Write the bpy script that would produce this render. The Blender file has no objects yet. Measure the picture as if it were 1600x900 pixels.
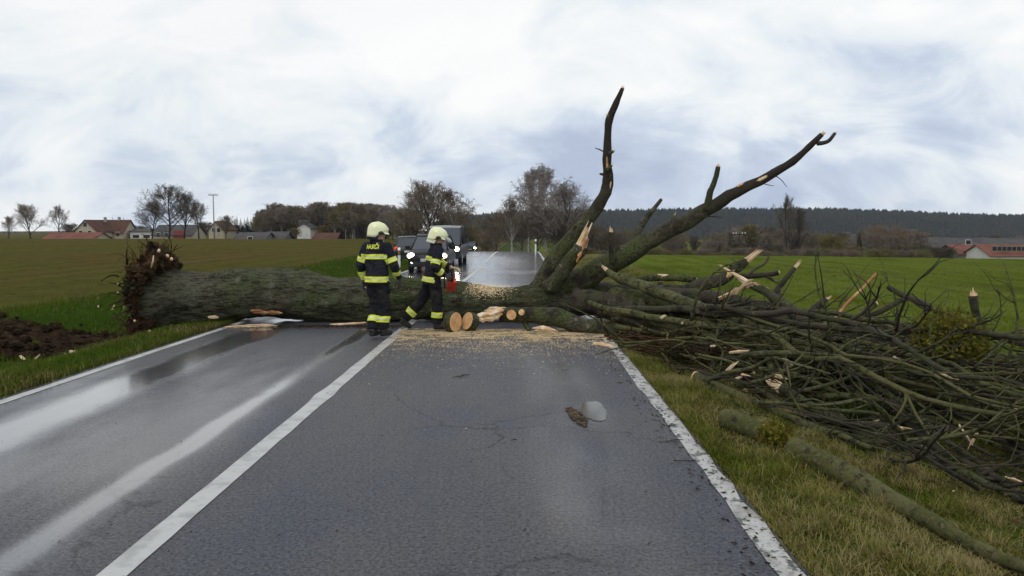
import bpy, bmesh, math, random
import numpy as np
from mathutils import Vector, Matrix, Euler, noise
R = math.radians
SC = bpy.context.scene
COL = SC.collection
# ---------------------------------------------------------------- camera
F, HOR, VPX, CAMZ = 1230.0, 357.0, 815.0, 1.70
cam = bpy.data.cameras.new('camera'); camo = bpy.data.objects.new('camera', cam); COL.objects.link(camo)
cam.sensor_width = 36; cam.lens = F / 1600 * 36; cam.clip_start = .05; cam.clip_end = 6000
camo.location = (0, 0, CAMZ)
camo.rotation_euler = (R(90) - math.atan((450 - HOR) / F), 0, math.atan((VPX - 800) / F))
SC.camera = camo
# ---------------------------------------------------------------- sky and sun
SUN_EL, SUN_AZ = 52, 205      # azimuth clockwise from +Y: soft light from behind and left
W = bpy.data.worlds.new('World'); SC.world = W; W.use_nodes = True
nt = W.node_tree; N = nt.nodes; L = nt.links; N.clear()
def wn(t, **k):
    n = N.new(t)
    for a, v in k.items(): setattr(n, a, v)
    return n
def wmath(op, a, b=None):
    n = wn('ShaderNodeMath', operation=op)
    for i, v in enumerate((a, b)):
        if v is None: continue
        if isinstance(v, (int, float)): n.inputs[i].default_value = v
        else: L.new(v, n.inputs[i])
    return n.outputs[0]
sky = wn('ShaderNodeTexSky', sky_type='NISHITA', sun_disc=False, sun_elevation=R(SUN_EL), sun_rotation=R(SUN_AZ), air_density=1.2, dust_density=1.5)
skys = wn('ShaderNodeVectorMath', operation='SCALE'); L.new(sky.outputs[0], skys.inputs[0]); skys.inputs['Scale'].default_value = 0.11
tc = wn('ShaderNodeTexCoord'); sp = wn('ShaderNodeSeparateXYZ'); L.new(tc.outputs['Generated'], sp.inputs[0])
zc = wmath('ADD', wmath('MAXIMUM', sp.outputs[2], 0.0), 0.85)
cb = wn('ShaderNodeCombineXYZ'); L.new(wmath('DIVIDE', sp.outputs[0], zc), cb.inputs[0]); L.new(wmath('DIVIDE', sp.outputs[1], zc), cb.inputs[1])
L.new(wmath('MULTIPLY', sp.outputs[2], .9), cb.inputs[2])
def wnoise(scale, detail, rough, dist=0.0, off=0.0):
    n = wn('ShaderNodeTexNoise'); n.inputs['Scale'].default_value = scale; n.inputs['Detail'].default_value = detail
    n.inputs['Roughness'].default_value = rough; n.inputs['Distortion'].default_value = dist
    m = wn('ShaderNodeMapping'); m.inputs['Location'].default_value = (off, off * .7, off); m.inputs['Scale'].default_value = (.85, 1.1, 1.1)
    L.new(cb.outputs[0], m.inputs[0]); L.new(m.outputs[0], n.inputs['Vector']); return n.outputs[0]
def wramp(fac, stops):
    r = wn('ShaderNodeValToRGB'); e = r.color_ramp.elements
    while len(e) < len(stops): e.new(.5)
    for el, (p, c) in zip(e, stops): el.position = p; el.color = (*c, 1)
    L.new(fac, r.inputs[0]); return r.outputs[0]
big = wnoise(2.3, 3, .5, .35, 6.1)
fin = wnoise(7.0, 7, .58, .5, 9.0)
def band_(lo, pk, hi):
    a = wn('ShaderNodeMapRange', interpolation_type='SMOOTHSTEP'); L.new(sp.outputs[2], a.inputs[0]); a.inputs[1].default_value = lo; a.inputs[2].default_value = pk
    b = wn('ShaderNodeMapRange', interpolation_type='SMOOTHSTEP'); L.new(sp.outputs[2], b.inputs[0]); b.inputs[1].default_value = pk; b.inputs[2].default_value = hi; b.inputs[3].default_value = 1; b.inputs[4].default_value = 0
    return wmath('MULTIPLY', a.outputs[0], b.outputs[0])
low = band_(.012, .075, .17)       # bluish undersides of the cloud bank low over the horizon
cl = wramp(wmath('SUBTRACT', wmath('ADD', wmath('ADD', wmath('MULTIPLY', big, .58), wmath('MULTIPLY', fin, .42)), -.008), wmath('MULTIPLY', low, .034)),
           [(.36, (.47, .55, .70)), (.42, (.62, .70, .825)), (.465, (.80, .86, .915)), (.505, (.885, .925, .945)), (.56, (.985, .99, .99))])
cover = wramp(wnoise(1.1, 4, .5, .2, 17.0), [(.30, (.80, .80, .80)), (.5, (1, 1, 1))])
mx = wn('ShaderNodeMix', data_type='RGBA'); L.new(cover, mx.inputs[0]); L.new(skys.outputs[0], mx.inputs[6]); L.new(cl, mx.inputs[7])
bg = wn('ShaderNodeBackground'); L.new(mx.outputs[2], bg.inputs[0]); bg.inputs[1].default_value = 1.0
wo = wn('ShaderNodeOutputWorld'); L.new(bg.outputs[0], wo.inputs[0])
sd = bpy.data.lights.new('sun', 'SUN'); sd.energy = .7; sd.angle = R(25); sd.color = (1, .96, .9)
so = bpy.data.objects.new('sun', sd); COL.objects.link(so)
so.rotation_euler = (R(90 - SUN_EL), 0, R(180 - SUN_AZ) )
so.location = (-6, -10, 20)
SC.view_settings.view_transform = 'Standard'; SC.view_settings.look = 'None'; SC.view_settings.exposure = 0.0
SC.view_settings.gamma = 1; SC.view_settings.use_curve_mapping = False
# ---------------------------------------------------------------- helpers
CROT = camo.rotation_euler.to_matrix()
def at(px, py, D):
    """point of the place that lies D metres ahead, found from where the photograph shows it"""
    r = CROT @ Vector(((px - 800) / F, (450 - py) / F, -1)); k = D / r.y
    return Vector((r.x * k, D, CAMZ + r.z * k))
def link(o, parent=None):
    COL.objects.link(o); o.parent = parent; return o
def tag(o, label=None, cat=None, group=None, kind=None):
    for k, v in (('label', label), ('category', cat), ('group', group), ('kind', kind)):
        if v: o[k] = v
    return o
def empty(name, loc=(0, 0, 0), rz=0, label=None, cat=None, group=None):
    o = bpy.data.objects.new(name, None); COL.objects.link(o); o.location = loc; o.rotation_euler = (0, 0, rz); o.empty_display_size = .2
    return tag(o, label, cat, group)
def copy_tree(o, parent=None):
    c = o.copy(); COL.objects.link(c); c.parent = parent
    for ch in o.children: copy_tree(ch, c)
    return c
class MB:
    """collects vertices and faces; build() links them as ONE mesh object"""
    def __init__(s): s.v = []; s.f = []
    def add(s, v, f):
        n = len(s.v); s.v.extend(v); s.f.extend([tuple(i + n for i in q) for q in f]); return s
    def box(s, c, d, rot=None, taper=1.0):
        x, y, z = d[0] / 2, d[1] / 2, d[2] / 2; c = Vector(c)
        P = [Vector((a * x * (taper if k > 0 else 1), b * y * (taper if k > 0 else 1), k * z)) for k in (-1, 1) for a, b in ((-1, -1), (1, -1), (1, 1), (-1, 1))]
        if rot: P = [rot @ p for p in P]
        return s.add([tuple(c + p) for p in P], [(3, 2, 1, 0), (4, 5, 6, 7), (0, 1, 5, 4), (1, 2, 6, 5), (2, 3, 7, 6), (3, 0, 4, 7)])
    def tube(s, pts, rad, seg=8, lump=0.0, lf=3.0, caps=True, ell=None, seed=0):
        n = len(pts); base = len(s.v); T = []
        for i in range(n):
            d = pts[min(i + 1, n - 1)] - pts[max(i - 1, 0)]; T.append(d.normalized() if d.length > 1e-9 else Vector((0, 0, 1)))
        up = Vector((0, 0, 1)) if abs(T[0].z) < .9 else Vector((1, 0, 0))
        u = T[0].cross(up).normalized()
        for i in range(n):
            u = (u - T[i] * u.dot(T[i])); u = u.normalized() if u.length > 1e-6 else T[i].orthogonal().normalized()
            w = T[i].cross(u)
            for k in range(seg):
                a = 2 * math.pi * k / seg; rr = rad[i]
                d = u * math.cos(a) * (ell or 1) + w * math.sin(a)
                if lump:
                    q = pts[i] + d * rr; rr *= 1 + lump * noise.noise(q * lf + Vector((seed, 0, 0))) + lump * .5 * noise.noise(q * lf * 3.1)
                s.v.append(tuple(pts[i] + d * rr))
            if i:
                for k in range(seg):
                    a0 = base + (i - 1) * seg; k2 = (k + 1) % seg
                    s.f.append((a0 + k, a0 + k2, a0 + seg + k2, a0 + seg + k))
        if caps:
            s.f.append(tuple(base + k for k in range(seg))[::-1]); s.f.append(tuple(base + (n - 1) * seg + k for k in range(seg)))
        return s
    def ball(s, c, r, su=10, sv=7, lump=0.0, lf=4.0, rot=None, seed=0):
        c = Vector(c); r = Vector(r) if hasattr(r, '__len__') else Vector((r, r, r)); b = len(s.v)
        def put(p):
            q = Vector((p.x * r.x, p.y * r.y, p.z * r.z))
            if lump: q *= 1 + lump * noise.noise(p * lf + Vector((seed * 3.1, seed, 0)))
            s.v.append(tuple(c + (rot @ q if rot else q)))
        put(Vector((0, 0, -1)))
        for j in range(1, sv):
            ph = -math.pi / 2 + math.pi * j / sv
            for i in range(su):
                a = 2 * math.pi * i / su; put(Vector((math.cos(a) * math.cos(ph), math.sin(a) * math.cos(ph), math.sin(ph))))
        put(Vector((0, 0, 1))); top = len(s.v) - 1
        for i in range(su):
            s.f.append((b, b + 1 + (i + 1) % su, b + 1 + i)); o = b + 1 + (sv - 2) * su; s.f.append((top, o + i, o + (i + 1) % su))
        for j in range(sv - 2):
            o = b + 1 + j * su
            for i in range(su): s.f.append((o + i, o + (i + 1) % su, o + su + (i + 1) % su, o + su + i))
        return s
    def loft(s, rings, closed=True, caps=True):
        b = len(s.v); n = len(rings[0])
        for r in rings: s.v.extend([tuple(p) for p in r])
        for i in range(len(rings) - 1):
            for k in range(n if closed else n - 1):
                k2 = (k + 1) % n; s.f.append((b + i * n + k, b + i * n + k2, b + (i + 1) * n + k2, b + (i + 1) * n + k))
        if caps and closed:
            s.f.append(tuple(b + k for k in range(n))[::-1]); s.f.append(tuple(b + (len(rings) - 1) * n + k for k in range(n)))
        return s
    def mesh(s, name, mat=None, smooth=False, fixn=True):
        me = bpy.data.meshes.new(name); me.from_pydata([tuple(p) for p in s.v], [], s.f)
        if fixn:
            bm = bmesh.new(); bm.from_mesh(me); bmesh.ops.recalc_face_normals(bm, faces=bm.faces); bm.to_mesh(me); bm.free()
        if mat: me.materials.append(mat)
        if smooth: me.polygons.foreach_set('use_smooth', [True] * len(me.polygons))
        me.update(); return me
    def build(s, name, mat=None, parent=None, smooth=False, origin=None, fixn=True):
        if origin is not None:
            o0 = Vector(origin); s.v = [tuple(Vector(p) - o0) for p in s.v]
        o = bpy.data.objects.new(name, s.mesh(name, mat, smooth, fixn)); link(o, parent)
        if origin is not None: o.location = o0
        return o
def big_mesh(name, V, Fc, mats, k, midx=None, smooth=False):
    """numpy mesh of k-gons"""
    me = bpy.data.meshes.new(name); V = np.asarray(V, np.float32); Fc = np.asarray(Fc, np.int32)
    me.vertices.add(len(V)); me.vertices.foreach_set('co', V.ravel()); nf = len(Fc)
    me.loops.add(nf * k); me.loops.foreach_set('vertex_index', Fc.ravel())
    me.polygons.add(nf); me.polygons.foreach_set('loop_start', np.arange(nf, dtype=np.int32) * k)
    for m in mats: me.materials.append(m)
    if midx is not None: me.polygons.foreach_set('material_index', np.asarray(midx, np.int32))
    if smooth: me.polygons.foreach_set('use_smooth', [True] * nf)
    me.update(calc_edges=True); return me
def crom(P, n=5):
    """Catmull-Rom through (Vector, radius) pairs"""
    out = []
    for i in range(len(P) - 1):
        p0, p1, p2, p3 = P[max(i - 1, 0)], P[i], P[i + 1], P[min(i + 2, len(P) - 1)]
        for k in range(n):
            t = k / n
            q = .5 * ((2 * p1[0]) + (p2[0] - p0[0]) * t + (2 * p0[0] - 5 * p1[0] + 4 * p2[0] - p3[0]) * t * t + (3 * p1[0] - p0[0] - 3 * p2[0] + p3[0]) * t ** 3)
            out.append((q, p1[1] + (p2[1] - p1[1]) * t))
    out.append(P[-1]); return out
def interp(x, tab):
    if x <= tab[0][0]: return tab[0][1]
    for (a, b), (c, d) in zip(tab, tab[1:]):
        if x <= c:
            t = (x - a) / (c - a); return b + (d - b) * t
    return tab[-1][1]
def sstep(a, b, x):
    t = min(1, max(0, (x - a) / (b - a))); return t * t * (3 - 2 * t)
# ---------------------------------------------------------------- materials
MATS = {}
def mat(name, base, rough=.8, layers=(), bump=None, metallic=0, spec=.5, emit=None, coord='Object', rlayer=None, sheen=0, transm=0, alpha=None, subsurf=0, coat=0, zmix=None, rows=()):
    m = bpy.data.materials.new(name); m.use_nodes = True; t = m.node_tree; b = t.nodes['Principled BSDF']; l = t.links
    if rough >= .85: spec = min(spec, .08)
    if rough >= .95: spec = 0.0
    b.inputs['Base Color'].default_value = (*base, 1); b.inputs['Roughness'].default_value = rough; b.inputs['Metallic'].default_value = metallic
    b.inputs['Specular IOR Level'].default_value = spec; b.inputs['Transmission Weight'].default_value = transm; b.inputs['Coat Weight'].default_value = coat
    if emit: b.inputs['Emission Color'].default_value = (*emit[0], 1); b.inputs['Emission Strength'].default_value = emit[1]
    tcn = t.nodes.new('ShaderNodeTexCoord')
    def nz(scale, detail=5, stretch=None, rough=.6):
        n = t.nodes.new('ShaderNodeTexNoise'); n.inputs['Scale'].default_value = scale; n.inputs['Detail'].default_value = detail; n.inputs['Roughness'].default_value = rough
        mp = t.nodes.new('ShaderNodeMapping'); mp.inputs['Scale'].default_value = stretch or (1, 1, 1)
        l.new(tcn.outputs[coord], mp.inputs[0]); l.new(mp.outputs[0], n.inputs['Vector']); return n.outputs[0]
    col = None
    def rampf(src, lo, hi):
        mr = t.nodes.new('ShaderNodeMapRange'); mr.inputs[1].default_value = lo; mr.inputs[2].default_value = hi; mr.interpolation_type = 'SMOOTHSTEP'
        l.new(src, mr.inputs[0]); return mr.outputs[0]
    for ly in layers:
        c2, scale, lo, hi = ly[:4]; st = ly[4] if len(ly) > 4 else None
        mx = t.nodes.new('ShaderNodeMix'); mx.data_type = 'RGBA'
        l.new(rampf(nz(scale, 5, st), lo, hi), mx.inputs[0])
        if col is None: mx.inputs[6].default_value = (*base, 1)
        else: l.new(col, mx.inputs[6])
        mx.inputs[7].default_value = (*c2, 1); col = mx.outputs[2]
    if col is not None: l.new(col, b.inputs['Base Color'])
    for per, off, hw_, c2, st_ in rows:
        sx = t.nodes.new('ShaderNodeSeparateXYZ'); l.new(tcn.outputs[coord], sx.inputs[0])
        def mth(op, a, c):
            k = t.nodes.new('ShaderNodeMath'); k.operation = op
            for i, v in enumerate((a, c)):
                if isinstance(v, (int, float)): k.inputs[i].default_value = v
                else: l.new(v, k.inputs[i])
            return k.outputs[0]
        ph = mth('ABSOLUTE', mth('SUBTRACT', mth('FLOORED_MODULO', mth('ADD', mth('ADD', sx.outputs[0], off), mth('MULTIPLY', nz(.15, 2), .8)), per), per / 2), 0)
        mx = t.nodes.new('ShaderNodeMix'); mx.data_type = 'RGBA'; l.new(mth('MULTIPLY', mth('MULTIPLY', rampf(ph, hw_, hw_ * .35), st_), rampf(nz(.6, 4), .25, .6)), mx.inputs[0]); l.new(col, mx.inputs[6]); mx.inputs[7].default_value = (*c2, 1); col = mx.outputs[2]; l.new(col, b.inputs['Base Color'])
    if rlayer:
        scale, lo, hi, r0, r1 = rlayer[:5]
        mr = t.nodes.new('ShaderNodeMapRange'); mr.inputs[1].default_value = lo; mr.inputs[2].default_value = hi; mr.inputs[3].default_value = r0; mr.inputs[4].default_value = r1
        l.new(nz(scale, 4, rlayer[5] if len(rlayer) > 5 else None), mr.inputs[0]); l.new(mr.outputs[0], b.inputs['Roughness'])
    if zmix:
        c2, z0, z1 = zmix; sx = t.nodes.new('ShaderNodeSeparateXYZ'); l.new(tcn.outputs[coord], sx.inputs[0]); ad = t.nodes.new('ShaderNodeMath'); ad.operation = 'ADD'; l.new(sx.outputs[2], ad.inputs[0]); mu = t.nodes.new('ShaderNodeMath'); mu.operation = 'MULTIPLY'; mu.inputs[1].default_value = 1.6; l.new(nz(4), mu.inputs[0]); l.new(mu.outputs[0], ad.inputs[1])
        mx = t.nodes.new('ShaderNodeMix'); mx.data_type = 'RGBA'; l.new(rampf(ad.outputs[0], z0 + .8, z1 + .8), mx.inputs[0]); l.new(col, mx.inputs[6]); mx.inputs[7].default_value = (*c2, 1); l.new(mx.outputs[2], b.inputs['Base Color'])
    if bump:
        bp = t.nodes.new('ShaderNodeBump'); bp.inputs['Strength'].default_value = bump[1]; bp.inputs['Distance'].default_value = bump[2]
        l.new(nz(bump[0], 6, bump[3] if len(bump) > 3 else None, .65), bp.inputs['Height']); l.new(bp.outputs[0], b.inputs['Normal'])
    MATS[name] = m; return m
def flat_leaf(name, base, layers=(), trans=.3):
    """thin leaf or blade: diffuse with some light passing through"""
    m = mat(name, base, .7, layers, spec=.0); t = m.node_tree; b = t.nodes['Principled BSDF']; out = t.nodes['Material Output']
    tr = t.nodes.new('ShaderNodeBsdfTranslucent'); mx = t.nodes.new('ShaderNodeMixShader'); mx.inputs[0].default_value = trans
    src = b.inputs['Base Color'].links[0].from_socket if b.inputs['Base Color'].links else None
    if src: t.links.new(src, tr.inputs[0])
    else: tr.inputs[0].default_value = (*base, 1)
    t.links.new(b.outputs[0], mx.inputs[1]); t.links.new(tr.outputs[0], mx.inputs[2]); t.links.new(mx.outputs[0], out.inputs[0]); return m
mat('bark', (.080, .076, .046), .8, [((.072, .088, .026), 1.3, .42, .62), ((.026, .022, .015), 3.1, .50, .66), ((.17, .17, .12), 7.0, .56, .70), ((.030, .025, .016), 24, .48, .62)], (26, 1.0, .05), spec=.25)
mat('bark_trunk', (.112, .112, .076), .85, [((.068, .086, .030), .7, .40, .60), ((.084, .066, .042), 1.1, .54, .70), ((.056, .052, .034), 2.4, .48, .70), ((.155, .155, .115), 4.5, .54, .74), ((.040, .036, .024), 17, .47, .62, (.28, 1, 1)), ((.15, .15, .115), 38, .56, .68, (.5, 1, 1)), ((.03, .027, .018), 60, .56, .68, (.5, 1, 1))], (15, 1.0, .12, (.35, 1, 1)), spec=.1)
mat('bark_dark', (.058, .048, .034), .8, [((.048, .054, .020), 1.7, .45, .62), ((.018, .015, .011), 4, .48, .66), ((.12, .11, .08), 9, .58, .72)], (28, 1.0, .04), spec=.25)
mat('bark_moss', (.118, .124, .046), .84, [((.050, .058, .022), 3, .45, .62), ((.15, .155, .08), 7, .55, .70), ((.030, .026, .017), 13, .50, .64), ((.10, .085, .05), 30, .52, .66)], (28, 1.0, .045), spec=.2)
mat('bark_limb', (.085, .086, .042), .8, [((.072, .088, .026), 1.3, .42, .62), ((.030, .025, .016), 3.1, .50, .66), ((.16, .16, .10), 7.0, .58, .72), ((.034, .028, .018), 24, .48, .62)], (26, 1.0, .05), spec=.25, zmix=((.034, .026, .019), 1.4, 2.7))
mat('bark_log', (.110, .110, .046), .85, [((.070, .076, .026), 2.2, .42, .6), ((.12, .115, .06), 5, .56, .72), ((.040, .034, .02), 15, .52, .66), ((.13, .11, .065), 38, .52, .64)], (34, .8, .03), spec=.15)
mat('wood_fresh', (.70, .52, .32), .7, [((.58, .33, .15), 3, .5, .7), ((.85, .74, .56), 8, .5, .7, (1, 1, .3)), ((.50, .30, .14), 40, .56, .7, (1, 1, .2))], (40, .5, .01, (1, 1, .15)))
mat('wood_red', (.36, .15, .055), .7, [((.66, .40, .2), 5, .45, .65), ((.25, .09, .03), 9, .55, .7)], (40, .5, .01))
mat('wood_cut', (.66, .40, .18), .7, [((.50, .24, .09), 6, .45, .65), ((.78, .56, .32), 14, .5, .7)], (60, .3, .005))
mat('sawdust', (.74, .58, .35), .9, [((.75, .60, .38), 7, .45, .65), ((.42, .29, .14), 15, .5, .7)], (60, .5, .01))
mat('soil', (.042, .029, .018), .95, [((.018, .013, .009), 4, .45, .6), ((.080, .056, .032), 11, .55, .70)], (22, 1.0, .05))
mat('root', (.070, .040, .021), .9, [((.024, .015, .009), 5, .45, .62), ((.13, .080, .044), 14, .54, .7), ((.045, .05, .018), 2.2, .55, .68)], (25, 1.0, .05))
def asphalt():
    m = mat('asphalt', (.045, .046, .050), .5); t = m.node_tree; b = t.nodes['Principled BSDF']; l = t.links; n = t.nodes
    tc = n.new('ShaderNodeTexCoord'); sx = n.new('ShaderNodeSeparateXYZ'); l.new(tc.outputs['Object'], sx.inputs[0])
    def mth(op, a, c=None, d=None):
        k = n.new('ShaderNodeMath'); k.operation = op
        for i, v in enumerate((a, c, d)):
            if v is None: continue
            if isinstance(v, (int, float)): k.inputs[i].default_value = v
            else: l.new(v, k.inputs[i])
        return k.outputs[0]
    def nz(scale, detail=4, st=(1, 1, 1), rough=.6):
        k = n.new('ShaderNodeTexNoise'); k.inputs['Scale'].default_value = scale; k.inputs['Detail'].default_value = detail; k.inputs['Roughness'].default_value = rough
        mp = n.new('ShaderNodeMapping'); mp.inputs['Scale'].default_value = st; l.new(tc.outputs['Object'], mp.inputs[0]); l.new(mp.outputs[0], k.inputs['Vector']); return k.outputs[0]
    def mr(v, a, c, d=0., e=1.):
        k = n.new('ShaderNodeMapRange'); k.interpolation_type = 'SMOOTHSTEP'
        for i, q in enumerate((a, c, d, e)): k.inputs[i + 1].default_value = q
        l.new(v, k.inputs[0]); return k.outputs[0]
    wob = mth('MULTIPLY', mth('SUBTRACT', nz(.35, 3, (0.01, 1, 1)), .5), .22)
    xw = mth('ADD', sx.outputs[0], wob)
    def rut(x0, w, thr0, thr1, off):
        g = mr(mth('ABSOLUTE', mth('SUBTRACT', xw, x0)), 0., w, 1., 0.)
        return mth('MULTIPLY', g, mr(nz(.30, 4, (1.2, .5, 1 + off)), thr0, thr1))
    r1 = rut(-4.32, .50, .26, .40, 0); r2 = mth('MULTIPLY', rut(-2.62, .17, .26, .48, 1), .8); r3 = rut(.45, .6, .42, .66, 2); r4 = rut(-1.0, .45, .46, .70, 3)
    leftw = mth('MULTIPLY', mr(sx.outputs[0], -2.0, -2.7), .45)
    film = mth('MINIMUM', mth('ADD', mth('MAXIMUM', mth('MAXIMUM', r1, r2), mth('MULTIPLY', mth('MAXIMUM', r3, r4), .60)), mth('MULTIPLY', leftw, mr(nz(.55, 4, (1.5, .5, 1)), .3, .65))), 1.)
    far = mth('MULTIPLY', mth('MULTIPLY', mr(sx.outputs[1], 15.5, 24.), .85), mr(nz(.18, 4, (1.2, .35, 1)), .30, .55, .55, 1.)); film = mth('MAXIMUM', film, far)
    rg = mr(film, 0., 1., .50, .10); rg = mth('ADD', rg, mth('MULTIPLY', mth('SUBTRACT', nz(9, 4), .5), .16))
    l.new(mth('MAXIMUM', rg, .05), b.inputs['Roughness'])
    cr = n.new('ShaderNodeValToRGB'); e = cr.color_ramp.elements; e[0].position = .36; e[0].color = (.016, .016, .018, 1); e[1].position = .64; e[1].color = (.125, .124, .13, 1)
    l.new(nz(40, 6, rough=.85), cr.inputs[0])
    m2 = n.new('ShaderNodeMix'); m2.data_type = 'RGBA'; m2.blend_type = 'MULTIPLY'; m2.inputs[0].default_value = 1
    l.new(cr.outputs[0], m2.inputs[6]); tone = n.new('ShaderNodeValToRGB'); e = tone.color_ramp.elements; e[0].position = .3; e[0].color = (.60, .70, .95, 1); e[1].position = .70; e[1].color = (1.25, 1.16, 1.04, 1)
    l.new(nz(.8, 6, (1, .4, 1)), tone.inputs[0]); l.new(tone.outputs[0], m2.inputs[7])
    m3 = n.new('ShaderNodeMix'); m3.data_type = 'RGBA'; l.new(mr(nz(48, 2, rough=.9), .66, .72), m3.inputs[0]); l.new(m2.outputs[2], m3.inputs[6]); m3.inputs[7].default_value = (.30, .29, .28, 1)
    vo = n.new('ShaderNodeTexVoronoi'); vo.feature = 'DISTANCE_TO_EDGE'; vo.inputs['Scale'].default_value = .42; wv = n.new('ShaderNodeVectorMath'); wv.operation = 'ADD'; l.new(tc.outputs['Object'], wv.inputs[0]); wz = n.new('ShaderNodeTexNoise'); wz.inputs['Scale'].default_value = 1.6; wz.inputs['Detail'].default_value = 6; l.new(tc.outputs['Object'], wz.inputs['Vector']); ws = n.new('ShaderNodeVectorMath'); ws.operation = 'SCALE'; ws.inputs['Scale'].default_value = .9; l.new(wz.outputs['Color'], ws.inputs[0]); l.new(ws.outputs[0], wv.inputs[1]); l.new(wv.outputs[0], vo.inputs['Vector'])
    crk = mth('MULTIPLY', mr(vo.outputs['Distance'], .0, .010, .9, 0.), mr(nz(.25, 3), .46, .56))
    m4 = n.new('ShaderNodeMix'); m4.data_type = 'RGBA'; l.new(crk, m4.inputs[0]); l.new(m3.outputs[2], m4.inputs[6]); m4.inputs[7].default_value = (.012, .012, .012, 1)
    l.new(m4.outputs[2], b.inputs['Base Color'])
    bp = n.new('ShaderNodeBump'); bp.inputs['Distance'].default_value = .012; sy = mth('MULTIPLY', mth('SUBTRACT', sx.outputs[1], 4.28), 1.8); sxx = mth('SUBTRACT', sx.outputs[0], .5); spot = mr(mth('ADD', mth('SQRT', mth('ADD', mth('MULTIPLY', sy, sy), mth('MULTIPLY', sxx, sxx))), mth('MULTIPLY', mth('SUBTRACT', nz(5, 4), .5), .22)), .10, .55, .24, 0.)
    py_ = mth('MULTIPLY', mth('SUBTRACT', sx.outputs[1], 7.2), .32); px_ = mth('SUBTRACT', sx.outputs[0], .64); spot2 = mr(mth('ADD', mth('SQRT', mth('ADD', mth('MULTIPLY', py_, py_), mth('MULTIPLY', px_, px_))), mth('MULTIPLY', mth('SUBTRACT', nz(7, 4), .5), .16)), .10, .26, .28, 0.); spot = mth('MAXIMUM', spot, spot2)
    film2 = mth('MAXIMUM', film, spot); l.new(mth('MAXIMUM', mth('SUBTRACT', rg, mth('MULTIPLY', spot, .26)), .05), b.inputs['Roughness'])
    l.new(mr(film2, .0, .9, .75, .03), bp.inputs['Strength']); l.new(nz(70, 5, rough=.8), bp.inputs['Height']); l.new(bp.outputs[0], b.inputs['Normal'])
    grain = nz(42, 5, rough=.85); l.new(mth('MAXIMUM', mr(grain, .38, .64, .05, .75), mth('MULTIPLY', film2, .5)), b.inputs['Specular IOR Level']); l.new(mth('MULTIPLY', film2, .8), b.inputs['Coat Weight']); b.inputs['Coat Roughness'].default_value = .16
asphalt()
mat('paint', (.46, .46, .45), .45, [((.32, .32, .31), 5, .45, .65), ((.10, .10, .10), 26, .66, .72)], (90, .3, .006))
mat('paint_worn', (.44, .43, .41), .5, [((.25, .24, .22), 4, .45, .65), ((.08, .08, .075), 9, .54, .62), ((.09, .09, .085), 40, .58, .68)], (90, .3, .006))
mat('verge', (.070, .062, .020), .95, [((.050, .070, .012), .9, .4, .6), ((.075, .058, .028), 2.3, .52, .7), ((.018, .016, .009), 9, .5, .7)], (25, .9, .04))
mat('verge_green', (.040, .075, .010), .95, [((.030, .055, .008), .5, .4, .6), ((.05, .045, .015), 2.3, .55, .7)], (30, .9, .04))
mat('crop', (.092, .116, .020), .95, [((.104, .130, .024), .12, .4, .6), ((.060, .074, .010), .5, .5, .7, (1, .25, 1)), ((.11, .13, .018), 1.8, .64, .74, (2.2, .3, 1)), ((.045, .058, .006), 6, .55, .7)], (30, .8, .03), rows=[(11.0, 2.0, .32, (.085, .070, .030), .8), (11.0, .3, .32, (.085, .070, .030), .8), (1.5, 0, .5, (.064, .086, .008), .5)])
mat('ploughed', (.104, .078, .028), .95, [((.088, .090, .023), .05, .36, .52, (1, .5, 1)), ((.110, .066, .028), .22, .5, .68, (1, .6, 1)), ((.05, .055, .016), 1.2, .5, .7), ((.035, .025, .012), 7, .5, .7)], (14, 1.0, .06), rows=[(12.0, 3.0, .5, (.11, .075, .035), .7), (12.0, 1.2, .5, (.11, .075, .035), .7), (2.4, 0, .9, (.066, .056, .016), .6)])
mat('meadow', (.05, .07, .018), .95, [((.06, .05, .02), .02, .45, .6)])
# ---------------------------------------------------------------- the setting: terrain sheets, road, markings
ROADP = [(-30, 0), (14, 0), (22, -.05), (33, -.19), (42, -.21), (50, -.15), (58, -.10), (66, -.22), (80, -.66), (110, -1.75), (150, -3.6), (220, -7), (400, -10), (3000, -10)]
LEFTP = [(-30, 0), (14, -.12), (60, -.10), (100, .0), (135, .02), (180, -.55), (300, -2), (700, -3), (3000, -6)]
RIGHTP = [(-30, -.22), (20, -.20), (42, -.10), (52, -.06), (62, -.22), (110, -2.6), (200, -6), (400, -9), (3000, -9)]
def smooth_tab(y, tab, w):
    return (interp(y - w, tab) + 2 * interp(y, tab) + interp(y + w, tab)) / 4
def h(x, y):
    w = 3 + y * .03; r = smooth_tab(y, ROADP, w)
    if -5.25 <= x <= 1.42: return r
    if x < -5.25:
        d = -5.25 - x; l = smooth_tab(y, LEFTP, w) + .1 * noise.noise(Vector((x * .02, y * .02, 0)))
        t = sstep(4.5, 22, d); z = r * (1 - t) + l * t
        z -= .36 * sstep(.5, 2.2, d) * (1 - sstep(3.0, 5.2, d)) if y < 60 else 0
        z -= .10 * sstep(4, 8, d)
    else:
        d = x - 1.42; q = smooth_tab(y, RIGHTP, w) - (.0085 * min(d, 60) + .004 * max(0, min(d - 20, 40)))
        t = sstep(0, 3.2, d); z = r * (1 - t) + q * t
        z -= .16 * sstep(.3, 1.6, d) * (1 - sstep(2.4, 4.2, d))
    e = min(1, d / .6); z -= .03 * min(1, d / .15)
    z += e * .035 * noise.noise(Vector((x * 1.3, y * 1.3, 2))) + e * .015 * noise.noise(Vector((x * 4, y * 4, 5)))
    c = crater(x, y)
    return z - .30 * c
def crater(x, y):
    q = math.hypot((x + 8.75) / 2.5, (y - 13.9) / 1.75) + .22 * noise.noise(Vector((x * .9, y * .9, 1)))
    return 1 - sstep(.55, 1.0, q)
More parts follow.
